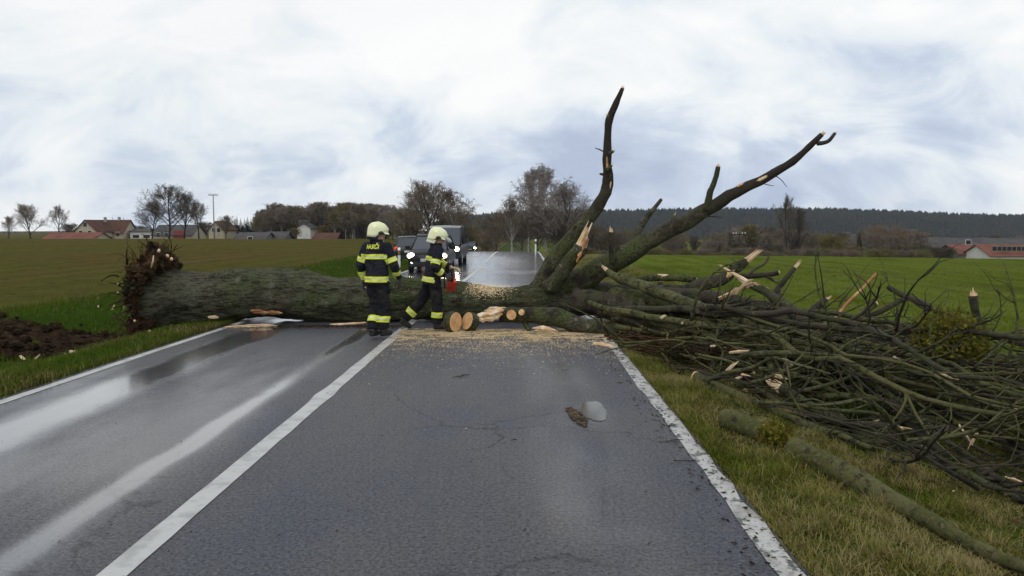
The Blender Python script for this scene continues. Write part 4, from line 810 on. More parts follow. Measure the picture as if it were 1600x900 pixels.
    for z, kx, ky, oy in ((-.105, .098, .10, -.045), (-.10, .122, .13, -.035), (-.06, .126, .150, -.012), (-.02, .130, .160, 0), (.03, .129, .160, 0), (.08, .113, .140, -.003), (.115, .082, .105, -.006), (.132, .042, .055, -.008), (.137, .01, .014, -.008)):
        ring = []
        for k in range(28):
            a = 2 * math.pi * k / 28; x, y = kx * math.cos(a), oy + ky * math.sin(a); zz = z
            if z < -.01: zz = max(z, -.035) if math.sin(a) > .30 else (z if math.sin(a) < -.1 else z + (max(z, -.035) - z) * (math.sin(a) + .1) / .4)
            ring.append(V3((x, y, zz)))
        rings.append(ring)
    b.loft(rings); hb = b.build('shell', MATS['helmet'], hm, True)
    b = MB(); b.tube([V3((.132 * math.cos(t), -.004 + .160 * math.sin(t), -.030 if math.sin(t) > .3 else -.045)) for t in [R(10 + 12.2 * k) for k in range(14)]], [.007] * 14, 6); b.build('edge_trim', MATS['helmet_dark'], hm, True)
    b = MB(); b.ball((0, .158, .03), (.030, .012, .034), 10, 7); b.build('badge', MATS['chrome_badge'], hm, True)
    b = MB()
    for x in (-.035, 0, .035): b.tube([V3((x, -.13, .055)), V3((x * .9, -.07, .118)), V3((x * .8, 0, .139 - abs(x) * .12)), V3((x * .9, .07, .118)), V3((x, .135, .055))], [.006, .009, .010, .009, .006], 6)
    b.build('crest', MATS['helmet'], hm, True)
    b = MB(); b.loft([[V3((.135 * math.cos(t) * q, .168 * math.sin(t) * q + .0, z)) for t in [R(25 + 130 * k / 14) for k in range(15)]] for q, z in ((.97, -.012), (1.08, -.038), (1.09, -.042), (.97, -.036))], closed=False); b.build('brim', MATS['helmet'], hm, True)
    for s in (-1, 1):
        b = MB(); b.loft([[V3((s * (.118 + .014 * (q < .9)), .015 + .042 * q * math.cos(t) + .01 * math.sin(t), -.030 + .032 * q * math.sin(t))) for t in [k * .524 for k in range(12)]] for q in (1.0, .8)]); b.build('side_fitting', MATS['helmet_dark'], hm, True)
    b = MB(); b.loft([[V3((.112 * math.cos(t), -.03 + .128 * math.sin(t), -.085)) for t in [R(170 + 200 * k / 16) for k in range(17)]], [V3((.118 * math.cos(t), -.035 + .130 * math.sin(t), -.125 + .02 * math.cos(t * 2))) for t in [R(170 + 200 * k / 16) for k in range(17)]], [V3((.120 * math.cos(t), -.035 + .132 * math.sin(t), -.145)) for t in [R(175 + 190 * k / 16) for k in range(17)]]], closed=False); b.build('neck_curtain', MATS[neck], hm, True)
    if visor:
        b = MB(); b.loft([[V3((.125 * math.cos(t), .155 * math.sin(t) + q, z - .02 * abs(math.cos(t)))) for t in [R(40 + 100 * k / 12) for k in range(13)]] for q, z in ((.012, .02), (.065, -.005), (.11, -.045), (.105, -.048), (.058, -.009), (.008, .014))], closed=False); b.build('visor', MATS['visor'], hm, True)
    if text:
        cu = bpy.data.curves.new('t', 'FONT'); cu.body = text; cu.align_x = 'CENTER'; cu.align_y = 'CENTER'; cu.size = .092; cu.offset = .0022; cu.extrude = 0; to = bpy.data.objects.new('t', cu); COL.objects.link(to)
        dg = bpy.context.evaluated_depsgraph_get(); me = bpy.data.meshes.new_from_object(to.evaluated_get(dg)); bpy.data.objects.remove(to); bpy.data.curves.remove(cu)
        bm = bmesh.new(); bm.from_mesh(jm); tree = BVHTree.FromBMesh(bm); bm.free(); zc = chest.z + .115
        for v in me.vertices:
            x, z = v.co.x * .82, v.co.y; hit = tree.ray_cast(V3((x, -1, zc + z)), V3((0, 1, 0)))[0]; v.co = V3((x, (hit.y if hit else -.12) - .009, zc + z))
        me.materials.clear(); me.materials.append(MATS['tape']); link(bpy.data.objects.new('lettering', me), jk)
    return root
def empty_part(name, loc, rot, parent):
    o = bpy.data.objects.new(name, None); o.empty_display_size = .1; link(o, parent); o.location = loc; o.rotation_euler = rot.to_euler(); return o
J1 = dict(seed=1, pelvis=(0, 0, .95), chest=(0, .0, 1.30), neck=(0, .0, 1.475), head=(.01, .03, 1.615),
          shR=(.185, 0, 1.405), elR=(.285, .04, 1.14), wrR=(.27, .19, .93), hdR=(.0, .25, -1), pnR=(-1, 0, 0), shL=(-.185, 0, 1.405), elL=(-.275, -.04, 1.14), wrL=(-.29, .06, .90), hdL=(0, .15, -1), pnL=(1, 0, 0),
          hipR=(.095, 0, .90), knR=(.10, .04, .50), anR=(.10, .0, .10), toR=(.13, .16, .055), hipL=(-.095, 0, .90), knL=(-.055, .05, .50), anL=(-.03, -.10, .10), toL=(-.05, .06, .055))
firefighter((-2.24, 12.15, .004), R(-24), J1, 'standing firefighter seen from behind with lettered dark jacket and arms hanging', 1.0, R(-42), R(-6), 'HASIČI')
J2 = dict(seed=7, pelvis=(0, -.03, .90), chest=(0, .02, 1.25), neck=(0, .05, 1.425), head=(.0, .085, 1.56),
          shR=(.185, .075, 1.35), elR=(.265, -.0, 1.09), wrR=(.20, .17, .945), hdR=(-.25, 1, -.3), pnR=(-.6, 0, -1), curlR=1.1, shL=(-.185, .075, 1.35), elL=(-.26, .13, 1.12), wrL=(-.10, .30, 1.06), hdL=(.55, .8, -.1), pnL=(0, .1, -1), curlL=1.1,
          hipR=(.095, 0, .86), knR=(.10, .06, .47), anR=(.10, .03, .10), toR=(.12, .20, .055), hipL=(-.09, -.02, .86), knL=(-.11, -.22, .47), anL=(-.12, -.52, .16), toL=(-.13, -.40, .05))
firefighter((-1.46, 13.02, .004), R(-80), J2, 'striding firefighter in side view holding a chainsaw beside the log rounds', .985, R(-6), R(-16), None, ('glove_dark', 'glove'), True, 'tape_silver')
# chainsaw held by the second firefighter
mat('saw_red', (.55, .05, .025), .4, [((.35, .03, .02), 9, .5, .7)]); mat('steel', (.35, .35, .36), .35, metallic=.9)
cs = empty('chainsaw', (-1.46 + .29, 13.02 + .02, .80), R(8), 'red chainsaw held at the waist of the striding firefighter', 'chainsaw')
b = MB(); b.box((0, 0, 0), (.15, .26, .17), taper=.8); b.box((0, .09, .05), (.13, .1, .12), taper=.7); b.build('engine_housing', MATS['saw_red'], cs)
b = MB(); b.tube([V3((0, -.12, .03)), V3((0, -.22, .06)), V3((0, -.30, .02)), V3((0, -.28, -.06)), V3((0, -.14, -.07))], [.018, .016, .016, .016, .018], 8); b.build('rear_handle', MATS['rubber'], cs, True)
b = MB(); b.tube([V3((-.10, .06, -.06)), V3((-.11, .05, .10)), V3((-.05, .04, .19)), V3((.06, .04, .19)), V3((.10, .06, .02))], [.012] * 5, 8); b.build('front_handle', MATS['rubber'], cs, True)
b = MB(); b.loft([[V3((x, y, z)) for y, z in ((.12, .02), (.48, .0), (.52, -.04), (.48, -.07), (.12, -.06))] for x in (-.035, -.029)]); b.build('guide_bar', MATS['steel'], cs)
cs.rotation_euler = (R(-38), 0, R(12))
# ---------------------------------------------------------------- vehicles
mat('car_black', (.008, .008, .010), .4, spec=.2); mat('car_grey', (.013, .012, .012), .4, spec=.2); mat('car_green', (.008, .014, .013), .3, spec=.35, coat=.2); mat('car_brown', (.026, .017, .016), .4, spec=.2)
mat('car_glass', (.030, .040, .052), .06, spec=.8); mat('tyre', (.012, .012, .012), .8); mat('rim', (.35, .35, .36), .35, metallic=.8); mat('chrome', (.6, .6, .6), .15, metallic=1); mat('plate', (.75, .75, .73), .5); mat('plate_print', (.03, .03, .04), .5)
mat('lamp_on', (.9, .88, .8), .3, emit=((1, .80, .48), 1.4)); mat('bulb', (.9, .88, .8), .3, emit=((1, .9, .72), 45)); mat('lamp_dim', (.7, .7, .68), .2, emit=((1, .9, .7), 2.0)); mat('lamp_red', (.4, .02, .01), .3, emit=((1, .05, .02), .5)); mat('lamp_amber', (.7, .25, .03), .3); mat('roof_silver', (.28, .28, .29), .4); mat('plastic', (.010, .016, .017), .6)
def ring_body(y, hw, zb, zt):
    h_ = [(-hw * .90, zb), (-hw * .985, zb + (zt - zb) * .22), (-hw, zb + (zt - zb) * .5), (-hw * .985, zb + (zt - zb) * .78), (-hw * .92, zt - .03), (-hw * .72, zt), (0, zt + .02)]
    return [V3((x, y, z)) for x, z in h_] + [V3((-x, y, z)) for x, z in h_[:-1][::-1]]
def vehicle(name, loc, rz, label, cat, paint, body, cabin, W_, wheels, wr, lamps, front, roofm=None, lit=True, group=None):
    root = empty(name, loc, rz, label, cat, group)
    b = MB(); b.loft([ring_body(y, hw * W_ / 2, zb, zt) for y, hw, zb, zt in body]); b.build('body', MATS[paint], root, True)
    # cabin: dark glass volume, roof skin and pillars in body colour
    b = MB(); rb = []
    for y, yt, hb, ht, zb, zt in cabin:
        rb.append([V3((-hb * W_ / 2, y, zb)), V3((-ht * W_ / 2, yt, zt)), V3((ht * W_ / 2, yt, zt)), V3((hb * W_ / 2, y, zb))])
    b.loft(rb); b.build('windows', MATS['car_glass'], root)
    b = MB(); rr = []
    for y, yt, hb, ht, zb, zt in cabin:
        w = ht * W_ / 2 + .012; rr.append([V3((-w, yt, zt - .05)), V3((-w * .96, yt, zt + .015)), V3((0, yt, zt + .045)), V3((w * .96, yt, zt + .015)), V3((w, yt, zt - .05)), V3((0, yt, zt - .02))])
    b.loft(rr); b.build('roof', MATS[roofm or paint], root, True)
    for r in rb:
        for i in (0, 3):
            o_ = V3(((-1, 0, 0, 1)[i] * .006, 0, 0)); b = MB(); b.tube([r[i] + o_, r[1 if i == 0 else 2] + o_], [.045, .035], 8); b.build('pillar', MATS[paint], root, True)
    for x, y in wheels:
        b = MB(); o = bpy.data.objects.new('wheel', None); link(o, root); o.location = (x, y, wr)
        s = 1 if x > 0 else -1; b.tube([V3((-s * .10, 0, 0)), V3((-s * .08, 0, 0)), V3((s * .08, 0, 0)), V3((s * .10, 0, 0))], [wr * .86, wr, wr, wr * .86], 24); b.build('tyre', MATS['tyre'], o, True)
        b = MB(); b.tube([V3((s * .07, 0, 0)), V3((s * .105, 0, 0)), V3((s * .108, 0, 0))], [wr * .64, wr * .62, wr * .2], 16); b.build('rim', MATS['rim'], o, True)
    for nm, c, d, mt in lamps:
        b = MB(); b.ball((0, 0, 0), (d[0] / 2, d[1] / 2, d[2] / 2), 14, 9); o = b.build(nm, MATS[mt], root, True); o.location = c
        if mt == 'lamp_on': b = MB(); b.ball((0, d[1] * .36, 0), (d[0] * .36, d[1] * .26, d[2] * .40), 10, 7); b.build('bulb', MATS['bulb'], o, True)
    for nm, c, d, mt in front:
        b = MB(); b.box((0, 0, 0), d); o = b.build(nm, MATS[mt], root); o.location = c
    return root
def suv(loc, rz, label, paint):
    W_ = 1.80
    body = [(-2.22, .80, .42, .92), (-2.12, .95, .34, 1.02), (-1.2, 1, .28, 1.06), (0, 1, .28, 1.05), (1.0, 1, .28, 1.02), (1.55, .985, .30, .97), (2.0, .93, .34, .90), (2.20, .84, .40, .80), (2.26, .74, .46, .70)]
    cabin = [(-2.12, -1.85, .88, .70, .98, 1.46), (-1.5, -1.45, .93, .74, 1.02, 1.56), (-.2, -.25, .94, .76, 1.02, 1.60), (.55, .20, .93, .75, 1.02, 1.58), (1.28, .42, .88, .72, .98, 1.53)]
    zf = 2.17; lamps = [('headlight', (s * .66, 2.10, .74), (.40, .24, .27), 'lamp_on') for s in (-1, 1)] + [('fog_light', (s * .62, 2.21, .47), (.14, .1, .12), 'lamp_dim') for s in (-1, 1)]
    fr = [('grille', (0, 2.225, .71), (.78, .09, .15), 'plastic'), ('grille_bar', (0, 2.27, .745), (.66, .03, .025), 'chrome'), ('grille_bar', (0, 2.27, .69), (.66, .03, .022), 'chrome'), ('bumper_intake', (0, 2.22, .44), (1.05, .12, .14), 'plastic'), ('bumper_skirt', (0, 2.17, .34), (1.5, .14, .10), 'plastic'),
          ('number_plate', (0, 2.285, .57), (.50, .02, .11), 'plate'), ('mirror', (-1.0, .85, 1.06), (.20, .10, .15), paint), ('mirror', (1.0, .85, 1.06), (.20, .10, .15), paint), ('roof_rail', (-.62, -.6, 1.63), (.04, 1.6, .04), 'chrome'), ('roof_rail', (.62, -.6, 1.63), (.04, 1.6, .04), 'chrome')]
    r = vehicle('car', loc, rz, label, 'car', paint, body, cabin, W_, [(-.78, 1.35), (.78, 1.35), (-.78, -1.3), (.78, -1.3)], .34, lamps, fr)
    npl = [c for c in r.children if c.name.startswith('number_plate')][0]; b = MB()
    for i in range(7): b.box((-.19 + .062 * i + (.03 if i > 2 else 0), .0115, 0), (.034, .003, .06))
    b.build('plate_print', MATS['plate_print'], npl)
    return r
suv((-3.98, 33.0 + 2.2, h(-3.98, 35)), R(180), 'dark grey station car with lit headlights waiting behind the trunk', 'car_grey')
W_ = 1.92
van = vehicle('van', (-4.02, 40 + 2.4, h(-3.9, 42)), R(180), 'tall dark van with big windscreen and lit headlights queued behind the car', 'van', 'car_brown',
    [(-2.45, .92, .40, 1.10), (-2.38, 1, .32, 1.12), (-1, 1, .30, 1.12), (1.2, 1, .30, 1.12), (1.75, .98, .32, 1.10), (2.25, .94, .36, 1.02), (2.42, .86, .42, .88), (2.46, .78, .46, .72)],
    [(-2.4, -2.36, .97, .86, 1.08, 1.90), (-1.2, -1.2, .99, .88, 1.10, 2.0), (.4, .35, .99, .88, 1.10, 2.02), (1.15, .75, .98, .87, 1.10, 2.0), (1.95, 1.02, .93, .84, 1.06, 1.93)], W_, [(-.84, 1.5), (.84, 1.5), (-.84, -1.5), (.84, -1.5)], .35,
    [('headlight', (s * .70, 2.32, .84), (.34, .24, .30), 'lamp_on') for s in (-1, 1)] + [('fog_light', (s * .7, 2.44, .48), (.16, .08, .12), 'lamp_dim') for s in (-1, 1)],
    [('grille', (0, 2.42, .84), (.9, .08, .14), 'plastic'), ('grille_bar', (0, 2.465, .86), (.8, .02, .03), 'chrome'), ('bumper', (0, 2.42, .50), (1.66, .14, .22), 'plastic'), ('number_plate', (0, 2.50, .56), (.5, .02, .11), 'plate'), ('mirror', (-1.1, 1.35, 1.28), (.24, .12, .26), 'plastic'), ('mirror', (1.1, 1.35, 1.28), (.24, .12, .26), 'plastic')], 'roof_silver')
W_ = 1.72
vehicle('car', (-6.45, 46, h(-6.45, 46) + .05), R(4), 'dark green hatchback parked half on the verge, seen from behind', 'car', 'car_green',
    [(-1.95, .85, .42, .90), (-1.85, .96, .32, .98), (-1, 1, .26, 1.0), (.3, 1, .26, .98), (1.2, .98, .28, .92), (1.8, .9, .34, .80), (2.0, .78, .42, .66)],
    [(-1.86, -1.45, .92, .74, .95, 1.44), (-1.0, -.95, .94, .77, .97, 1.52), (.1, .0, .94, .77, .97, 1.52), (1.0, .30, .9, .74, .94, 1.47)], W_, [(-.75, 1.2), (.75, 1.2), (-.75, -1.2), (.75, -1.2)], .31,
    [('tail_light', (s * .72, -1.86, .86), (.22, .16, .26), 'lamp_red') for s in (-1, 1)], [('number_plate', (0, -1.955, .70), (.5, .03, .11), 'plate'), ('bumper', (0, -1.9, .42), (1.5, .16, .2), 'plastic'), ('mirror', (-.96, .6, 1.0), (.18, .1, .13), 'car_green'), ('mirror', (.96, .6, 1.0), (.18, .1, .13), 'car_green')])
far = suv((-7.05 + .0, 112, h(-4, 110)), R(180), 'distant car with glowing headlights coming over the road crest', 'car_black'); far.location.x = at(736, 388, 112).x
# ---------------------------------------------------------------- grass on the verges
ga = [flat_leaf('grass_straw', (.30, .25, .115)), flat_leaf('grass_olive', (.165, .160, .035)), flat_leaf('grass_green', (.088, .140, .012)), flat_leaf('grass_dark', (.050, .055, .008))]
gb = [flat_leaf('blade_green', (.062, .105, .012)), flat_leaf('blade_olive', (.105, .105, .024)), ga[0], ga[3]]
def grass(name, n, fn, ln, wd, mats_, probs, seed, label, lean=(0, 0), flat=.5, bias=.5, xb=False):
    rng = np.random.default_rng(seed); xy = fn(rng, n); z = np.array([h(float(x), float(y)) for x, y in xy]); n = len(xy)
    cl_ = np.array([noise.noise(Vector((float(x) * 1.1, float(y) * 1.1, 3.3))) for x, y in xy]); c = np.column_stack([xy, z - .006])
    L_ = ln * rng.uniform(.35, 1.25, n) * (1 + .5 * cl_); a = rng.random(n) * 6.283; b_ = np.abs(rng.normal(0, flat, n)) + .1
    d = np.stack([np.cos(a) * b_ + lean[0], np.sin(a) * b_ + lean[1], np.ones(n)], 1); d /= np.linalg.norm(d, axis=1)[:, None]
    s = np.stack([-np.sin(a), np.cos(a), np.zeros(n)], 1) * (wd * rng.uniform(.6, 1.3, n))[:, None]; m1 = c + d * (L_ * .55)[:, None]; bend = np.stack([np.cos(a), np.sin(a), -np.ones(n) * .55], 1) * (L_ * .26)[:, None]; tp = c + d * L_[:, None] + bend
    V = np.stack([c - s, c + s, m1 + s * .75, m1 - s * .75, tp], 1).reshape(-1, 3); i5 = np.arange(n)[:, None] * 5
    Fc = np.concatenate([i5 + np.array([0, 1, 2]), i5 + np.array([0, 2, 3]), i5 + np.array([3, 2, 4])], 1).reshape(-1, 3)
    t = np.clip((bias if not xb else np.array([.24 + .36 * sstep(1.9, 3.3, float(x)) for x in xy[:, 0]])) + .75 * cl_ + rng.normal(0, .22, n), 0, .999); edges = np.cumsum(probs); mi = np.searchsorted(edges, t); mi = np.minimum(mi, len(mats_) - 1)
    o = link(bpy.data.objects.new(name, big_mesh(name, V, Fc, mats_, 3, np.repeat(mi, 3)))); tag(o, kind='stuff'); o['label'] = label; return o
def reg(x0, x1, y0, y1, p=1.0):
    def f(r, n):
        y = y0 + (y1 - y0) * r.random(n) ** (1 + p); return np.column_stack([r.uniform(x0, x1, n), y])
    return f
grass('grass', 150000, reg(1.40, 5.2, 2.0, 13.5, .9), .055, .0026, ga, (.34, .36, .2, .1), 1, 'short rough wet grass on the right verge', flat=.9, xb=True)
def tufts(r, n):
    c = np.column_stack([r.uniform(1.5, 3.4, 130), r.uniform(2.5, 9.5, 130)]); return c[r.integers(0, 130, n)] + r.normal(0, .05, (n, 2))
grass('grass', 15000, tufts, .12, .0022, ga, (.6, .3, .1, 0), 12, 'longer straw tufts in the right verge', (-.2, -.25), .8)
def edge(r, n): return np.column_stack([1.43 + abs(r.normal(0, .10, n)), r.uniform(1.8, 12, n)])
grass('grass', 16000, edge, .07, .0024, ga, (.4, .3, .15, .15), 2, 'grass fringe creeping over the white edge line', (-.25, 0))
grass('grass', 45000, reg(1.45, 5.5, 13, 60, .7), .14, .005, ga, (.55, .3, .15, 0), 9, 'straw coloured grass on the far right verge')
def lv(r, n):
    xy = np.column_stack([r.uniform(-7.6, -5.22, n), r.uniform(5.5, 14.5, n)]); return xy[[crater(float(x), float(y)) < .15 for x, y in xy]]
grass('grass', 60000, lv, .13, .0035, gb, (.32, .4, .22, .06), 3, 'green and straw grass on the left verge')
def lv2(r, n):
    xy = np.column_stack([r.uniform(-11.6, -5.25, n), 8 + 50 * r.random(n) ** 1.5]); return xy[[crater(float(x), float(y)) < .12 for x, y in xy]]
grass('grass', 70000, lv2, .17, .006, gb, (.72, .18, .05, .05), 4, 'bright green grass strip between road and field')
def rf(r, n): x = 4.6 + 24 * r.random(n) ** 1.6; y = 6 + 34 * r.random(n) ** 1.3; x = np.round(x / .14) * .14 + r.normal(0, .018, n); return np.column_stack([x, y])
cr_ = [flat_leaf('crop_a', (.100, .130, .022)), flat_leaf('crop_b', (.082, .104, .018))]
grass('young_crop', 90000, rf, .085, .004, cr_, (.5, .5), 5, 'rows of young green cereal in the right field')
def lf(r, n): return np.column_stack([-11.2 - 26 * r.random(n) ** 1.3, 9 + 36 * r.random(n) ** 1.3])
grass('sparse_crop', 26000, lf, .07, .004, [flat_leaf('stubble_a', (.13, .105, .032)), flat_leaf('stubble_b', (.085, .09, .02))], (.5, .5), 6, 'sparse seedlings and stubble on the brown field')
# fallen leaves on the verges
def fl_(r, n): return np.column_stack([r.uniform(1.5, 4.5, n), r.uniform(3, 10, n)])
def leaf_litter(n, fn, seed, label):
    rng = np.random.default_rng(seed); xy = fn(rng, n); c = np.array([(x, y, h(float(x), float(y)) + .035 * rng.random()) for x, y in xy]); a = rng.random(n) * 6.28; t = np.stack([np.cos(a), np.sin(a), rng.uniform(-.4, .4, n)], 1) * .022; w = np.stack([-np.sin(a), np.cos(a), rng.uniform(-.4, .4, n)], 1) * .014
    V = np.stack([c - t, c + w, c + t, c - w], 1).reshape(-1, 3); o = link(bpy.data.objects.new('fallen_leaves', big_mesh('fallen_leaves', V, np.arange(4 * n).reshape(n, 4), [flat_leaf('leaf_brown', (.12, .055, .02)), flat_leaf('leaf_tan', (.17, .11, .05))], 4, rng.integers(0, 2, n)))); tag(o, kind='stuff'); o['label'] = label
leaf_litter(420, fl_, 4, 'brown fallen leaves in the right verge grass')
# ---------------------------------------------------------------- trees of the background
mat('twig_brown', (.170, .135, .100), .9); mat('twig_grey', (.23, .195, .175), .9); mat('twig_dark', (.105, .086, .064), .9); mat('twig_olive', (.150, .125, .055), .9); mat('birch', (.34, .32, .29), .8, [((.05, .05, .045), 5, .55, .65)]); mat('trunk_far', (.042, .036, .028), .9); mat('needles', (.014, .022, .013), .9, [((.022, .030, .015), .4, .45, .6)]); mat('needles_far', (.018, .022, .018), .95, [((.030, .030, .020), .02, .42, .6), ((.012, .016, .014), .1, .5, .7)])
lfm = {'yellow': flat_leaf('leaf_yellow', (.16, .14, .03)), 'orange': flat_leaf('leaf_orange', (.14, .065, .018)), 'green': flat_leaf('leaf_green', (.045, .055, .018)), 'brown': flat_leaf('leaf_rust', (.105, .078, .036))}
def bare_tree(seed, H, W_, trunk_h=.22, r0=.18, n1=11, n2=7, n3=7, n4=4, tw=.014, upright=.6, droop=0.0):
    """trunk with limbs, and the crown of branches and twigs, as two meshes"""
    random.seed(seed); T = MB(); C_ = MB()
    def grow(p, d, ln, r, ns, b, wob=.18, sag=0.0, seg=4):
        P = [p.copy()]; q = p.copy(); e = d.copy()
        for i in range(ns):
            q = q + e * ln / ns; e = (e + Vector((random.gauss(0, wob), random.gauss(0, wob), random.gauss(0, wob * .6) - sag))).normalized(); P.append(q.copy())
        b.tube(P, [max(r * (1 - .8 * i / ns), tw * .45) for i in range(ns + 1)], seg, caps=False); return P, e
    tp, td = grow(Vector((0, 0, -.3)), Vector((0, 0, 1)), H * .72, r0, 8, T, .07, 0, 8)
    for i in range(n1):
        t = trunk_h + (1 - trunk_h) * (i + random.random() * .7) / n1; k = min(int(t * 8), 7); p = tp[k].lerp(tp[k + 1], t * 8 - k); a = i * 2.4 + random.uniform(-.4, .4); rad_ = W_ * (math.sin(min(1, (1 - t) * 1.3 + .25) * 1.57))
        d = Vector((math.cos(a) * (1 - upright), math.sin(a) * (1 - upright), upright * (.8 + .6 * t))).normalized(); ln = max(.25 * H * (1.05 - t) + rad_ * .75, H * .12)
        lp, ld = grow(p, d, ln, r0 * .5 * (1.1 - t * .8), 6, T, .14, -.03, 5)
        for j in range(n2):
            s = .22 + .78 * (j + random.random()) / n2; k = min(int(s * 6), 5); q = lp[k].lerp(lp[k + 1], s * 6 - k); g = Vector((random.gauss(0, 1), random.gauss(0, 1), random.gauss(.5, .6))).normalized(); e = (ld * .7 + g * .8).normalized(); l2 = ln * random.uniform(.28, .5) * (1.15 - s * .5)
            bp, bd = grow(q, e, l2, r0 * .13, 4, C_, .2, droop * .3, 4)
            for m_ in range(n3):
                s2 = .2 + .8 * random.random(); k = min(int(s2 * 4), 3); q2 = bp[k].lerp(bp[k + 1], s2 * 4 - k); e2 = (bd * .7 + Vector((random.gauss(0, .7), random.gauss(0, .7), random.gauss(.25, .5) - droop))).normalized(); l3 = l2 * random.uniform(.35, .65)
                cp, cd = grow(q2, e2, l3, tw * 1.1, 2, C_, .2, droop * .5, 3)
                for _ in range(n4):
                    q3 = cp[random.choice((0, 1, 1))].lerp(cp[2], random.random()); grow(q3, (cd + Vector((random.gauss(0, .7), random.gauss(0, .7), random.gauss(.1, .5) - droop))).normalized(), l3 * random.uniform(.4, .8), tw * .75, 1, C_, .1, 0, 3)
    return T.mesh('trunk', fixn=False, smooth=True), C_.mesh('crown', fixn=False)
def leaf_cloud(seed, n, H, W_, size, zlo=.3):
    rng = np.random.default_rng(seed); k = 26; bc = np.column_stack([rng.normal(0, W_ * .38, k), rng.normal(0, W_ * .38, k), rng.uniform(zlo * H, H * .92, k)]); br = W_ * rng.uniform(.15, .32, k); pk = rng.integers(0, k, n); u = rng.normal(size=(n, 3)); u /= np.linalg.norm(u, axis=1)[:, None]; c = bc[pk] + u * (br[pk] * rng.random(n) ** .4)[:, None]
    c[:, 2] = np.maximum(c[:, 2], .05); a = rng.normal(size=(n, 3)); a /= np.linalg.norm(a, axis=1)[:, None]; t = np.cross(a, rng.normal(size=(n, 3))); t /= np.linalg.norm(t, axis=1)[:, None]; s = size * rng.uniform(.6, 1.4, n)[:, None]
    V = np.stack([c - a * s, c + t * s * .6, c + a * s, c - t * s * .6], 1).reshape(-1, 3); return big_mesh('leaves', V, np.arange(4 * n).reshape(n, 4), [], 4)
def conifer(seed, H, W_, tiers=9, per=11):
    random.seed(seed); T = MB(); T.tube([Vector((0, 0, -.4)), Vector((0, 0, H * .5)), Vector((0, 0, H * .97))], [H * .018, H * .011, H * .003], 6); C_ = MB()
    for i in range(tiers * per):
        t = (i + random.random()) / (tiers * per); z = H * (.10 + .88 * t); a = i * 2.39996 + random.uniform(-.3, .3); l = W_ * (1 - t) ** .8 * random.uniform(.65, 1.1) + .12; d = Vector((math.cos(a), math.sin(a), 0)); s = Vector((-math.sin(a), math.cos(a), 0)) * l * .30
        p = Vector((0, 0, z)); e = p + d * l + Vector((0, 0, -l * .35)); m_ = p + d * l * .5 + Vector((0, 0, -l * .02)); C_.add([p, m_ + s, e, m_ - s, m_ + Vector((0, 0, -l * .22))], [(0, 1, 4), (1, 2, 4), (0, 4, 3), (4, 2, 3), (0, 1, 2, 3)])
    C_.tube([Vector((0, 0, H * .95)), Vector((0, 0, H * 1.03))], [.06, .01], 4); return T.mesh('trunk'), C_.mesh('crown', fixn=False)
PROTO = {'oak': bare_tree(1, 10, 4.6, .20, .20, 16, 9, 8, 4, .017, .48), 'ash': bare_tree(2, 10, 3.6, .20, .18, 16, 9, 8, 4, .016, .60), 'birch': bare_tree(3, 10, 2.6, .22, .12, 18, 8, 8, 5, .013, .64, .20), 'poplar': bare_tree(4, 10, 2.2, .16, .16, 18, 8, 7, 4, .017, .78), 'lime': bare_tree(5, 10, 4.4, .16, .20, 18, 9, 8, 4, .017, .55),
         'bush': bare_tree(6, 10, 6.0, .03, .12, 24, 9, 8, 4, .028, .5), 'forest': bare_tree(7, 10, 3.0, .26, .15, 16, 7, 7, 4, .036, .68), 'forest2': bare_tree(8, 10, 3.8, .20, .15, 16, 7, 7, 4, .037, .56), 'fork': bare_tree(9, 10, 3.8, .26, .20, 11, 8, 8, 5, .019, .58)}
TOPZ = {k: sorted(v.co.z for v in c[1].vertices)[-60] for k, c in PROTO.items()}
LEAFP = {'round': leaf_cloud(1, 6500, 10, 5.0, .09, .1), 'tall': leaf_cloud(2, 1400, 10, 3.4, .15, .35), 'sparse': leaf_cloud(3, 1800, 10, 3.4, .06, .3)}
CON = [conifer(1, 10, 2.1), conifer(2, 10, 1.7), conifer(3, 10, 2.5)]
CLV = {}
def crown_leaves(kind):
    """a few leaves still hanging on the twigs of a bare crown"""
    if kind not in CLV:
        me = PROTO[kind][1]; co = np.empty(len(me.vertices) * 3, np.float32); me.vertices.foreach_get('co', co); co = co.reshape(-1, 3); rng = np.random.default_rng(len(CLV)); n = 1500; c = co[rng.integers(0, len(co), n)]
        a = rng.normal(size=(n, 3)); a /= np.linalg.norm(a, axis=1)[:, None]; t = np.cross(a, rng.normal(size=(n, 3))); t /= np.linalg.norm(t, axis=1)[:, None]; s = .06 * rng.uniform(.6, 1.4, n)[:, None]
        V = np.stack([c, c + a * s + t * s * .6, c + a * s * 2, c + a * s - t * s * .6], 1).reshape(-1, 3); CLV[kind] = big_mesh('leaves_' + kind, V, np.arange(4 * n).reshape(n, 4), [], 4)
    return CLV[kind]
def coloured(name, me, m, parent):
    """a part that shares its mesh with alike parts and wears its own material"""
    if not me.materials: me.materials.append(MATS['trunk_far'])
    o = link(bpy.data.objects.new(name, me), parent); o.material_slots[0].link = 'OBJECT'; o.material_slots[0].material = m; return o
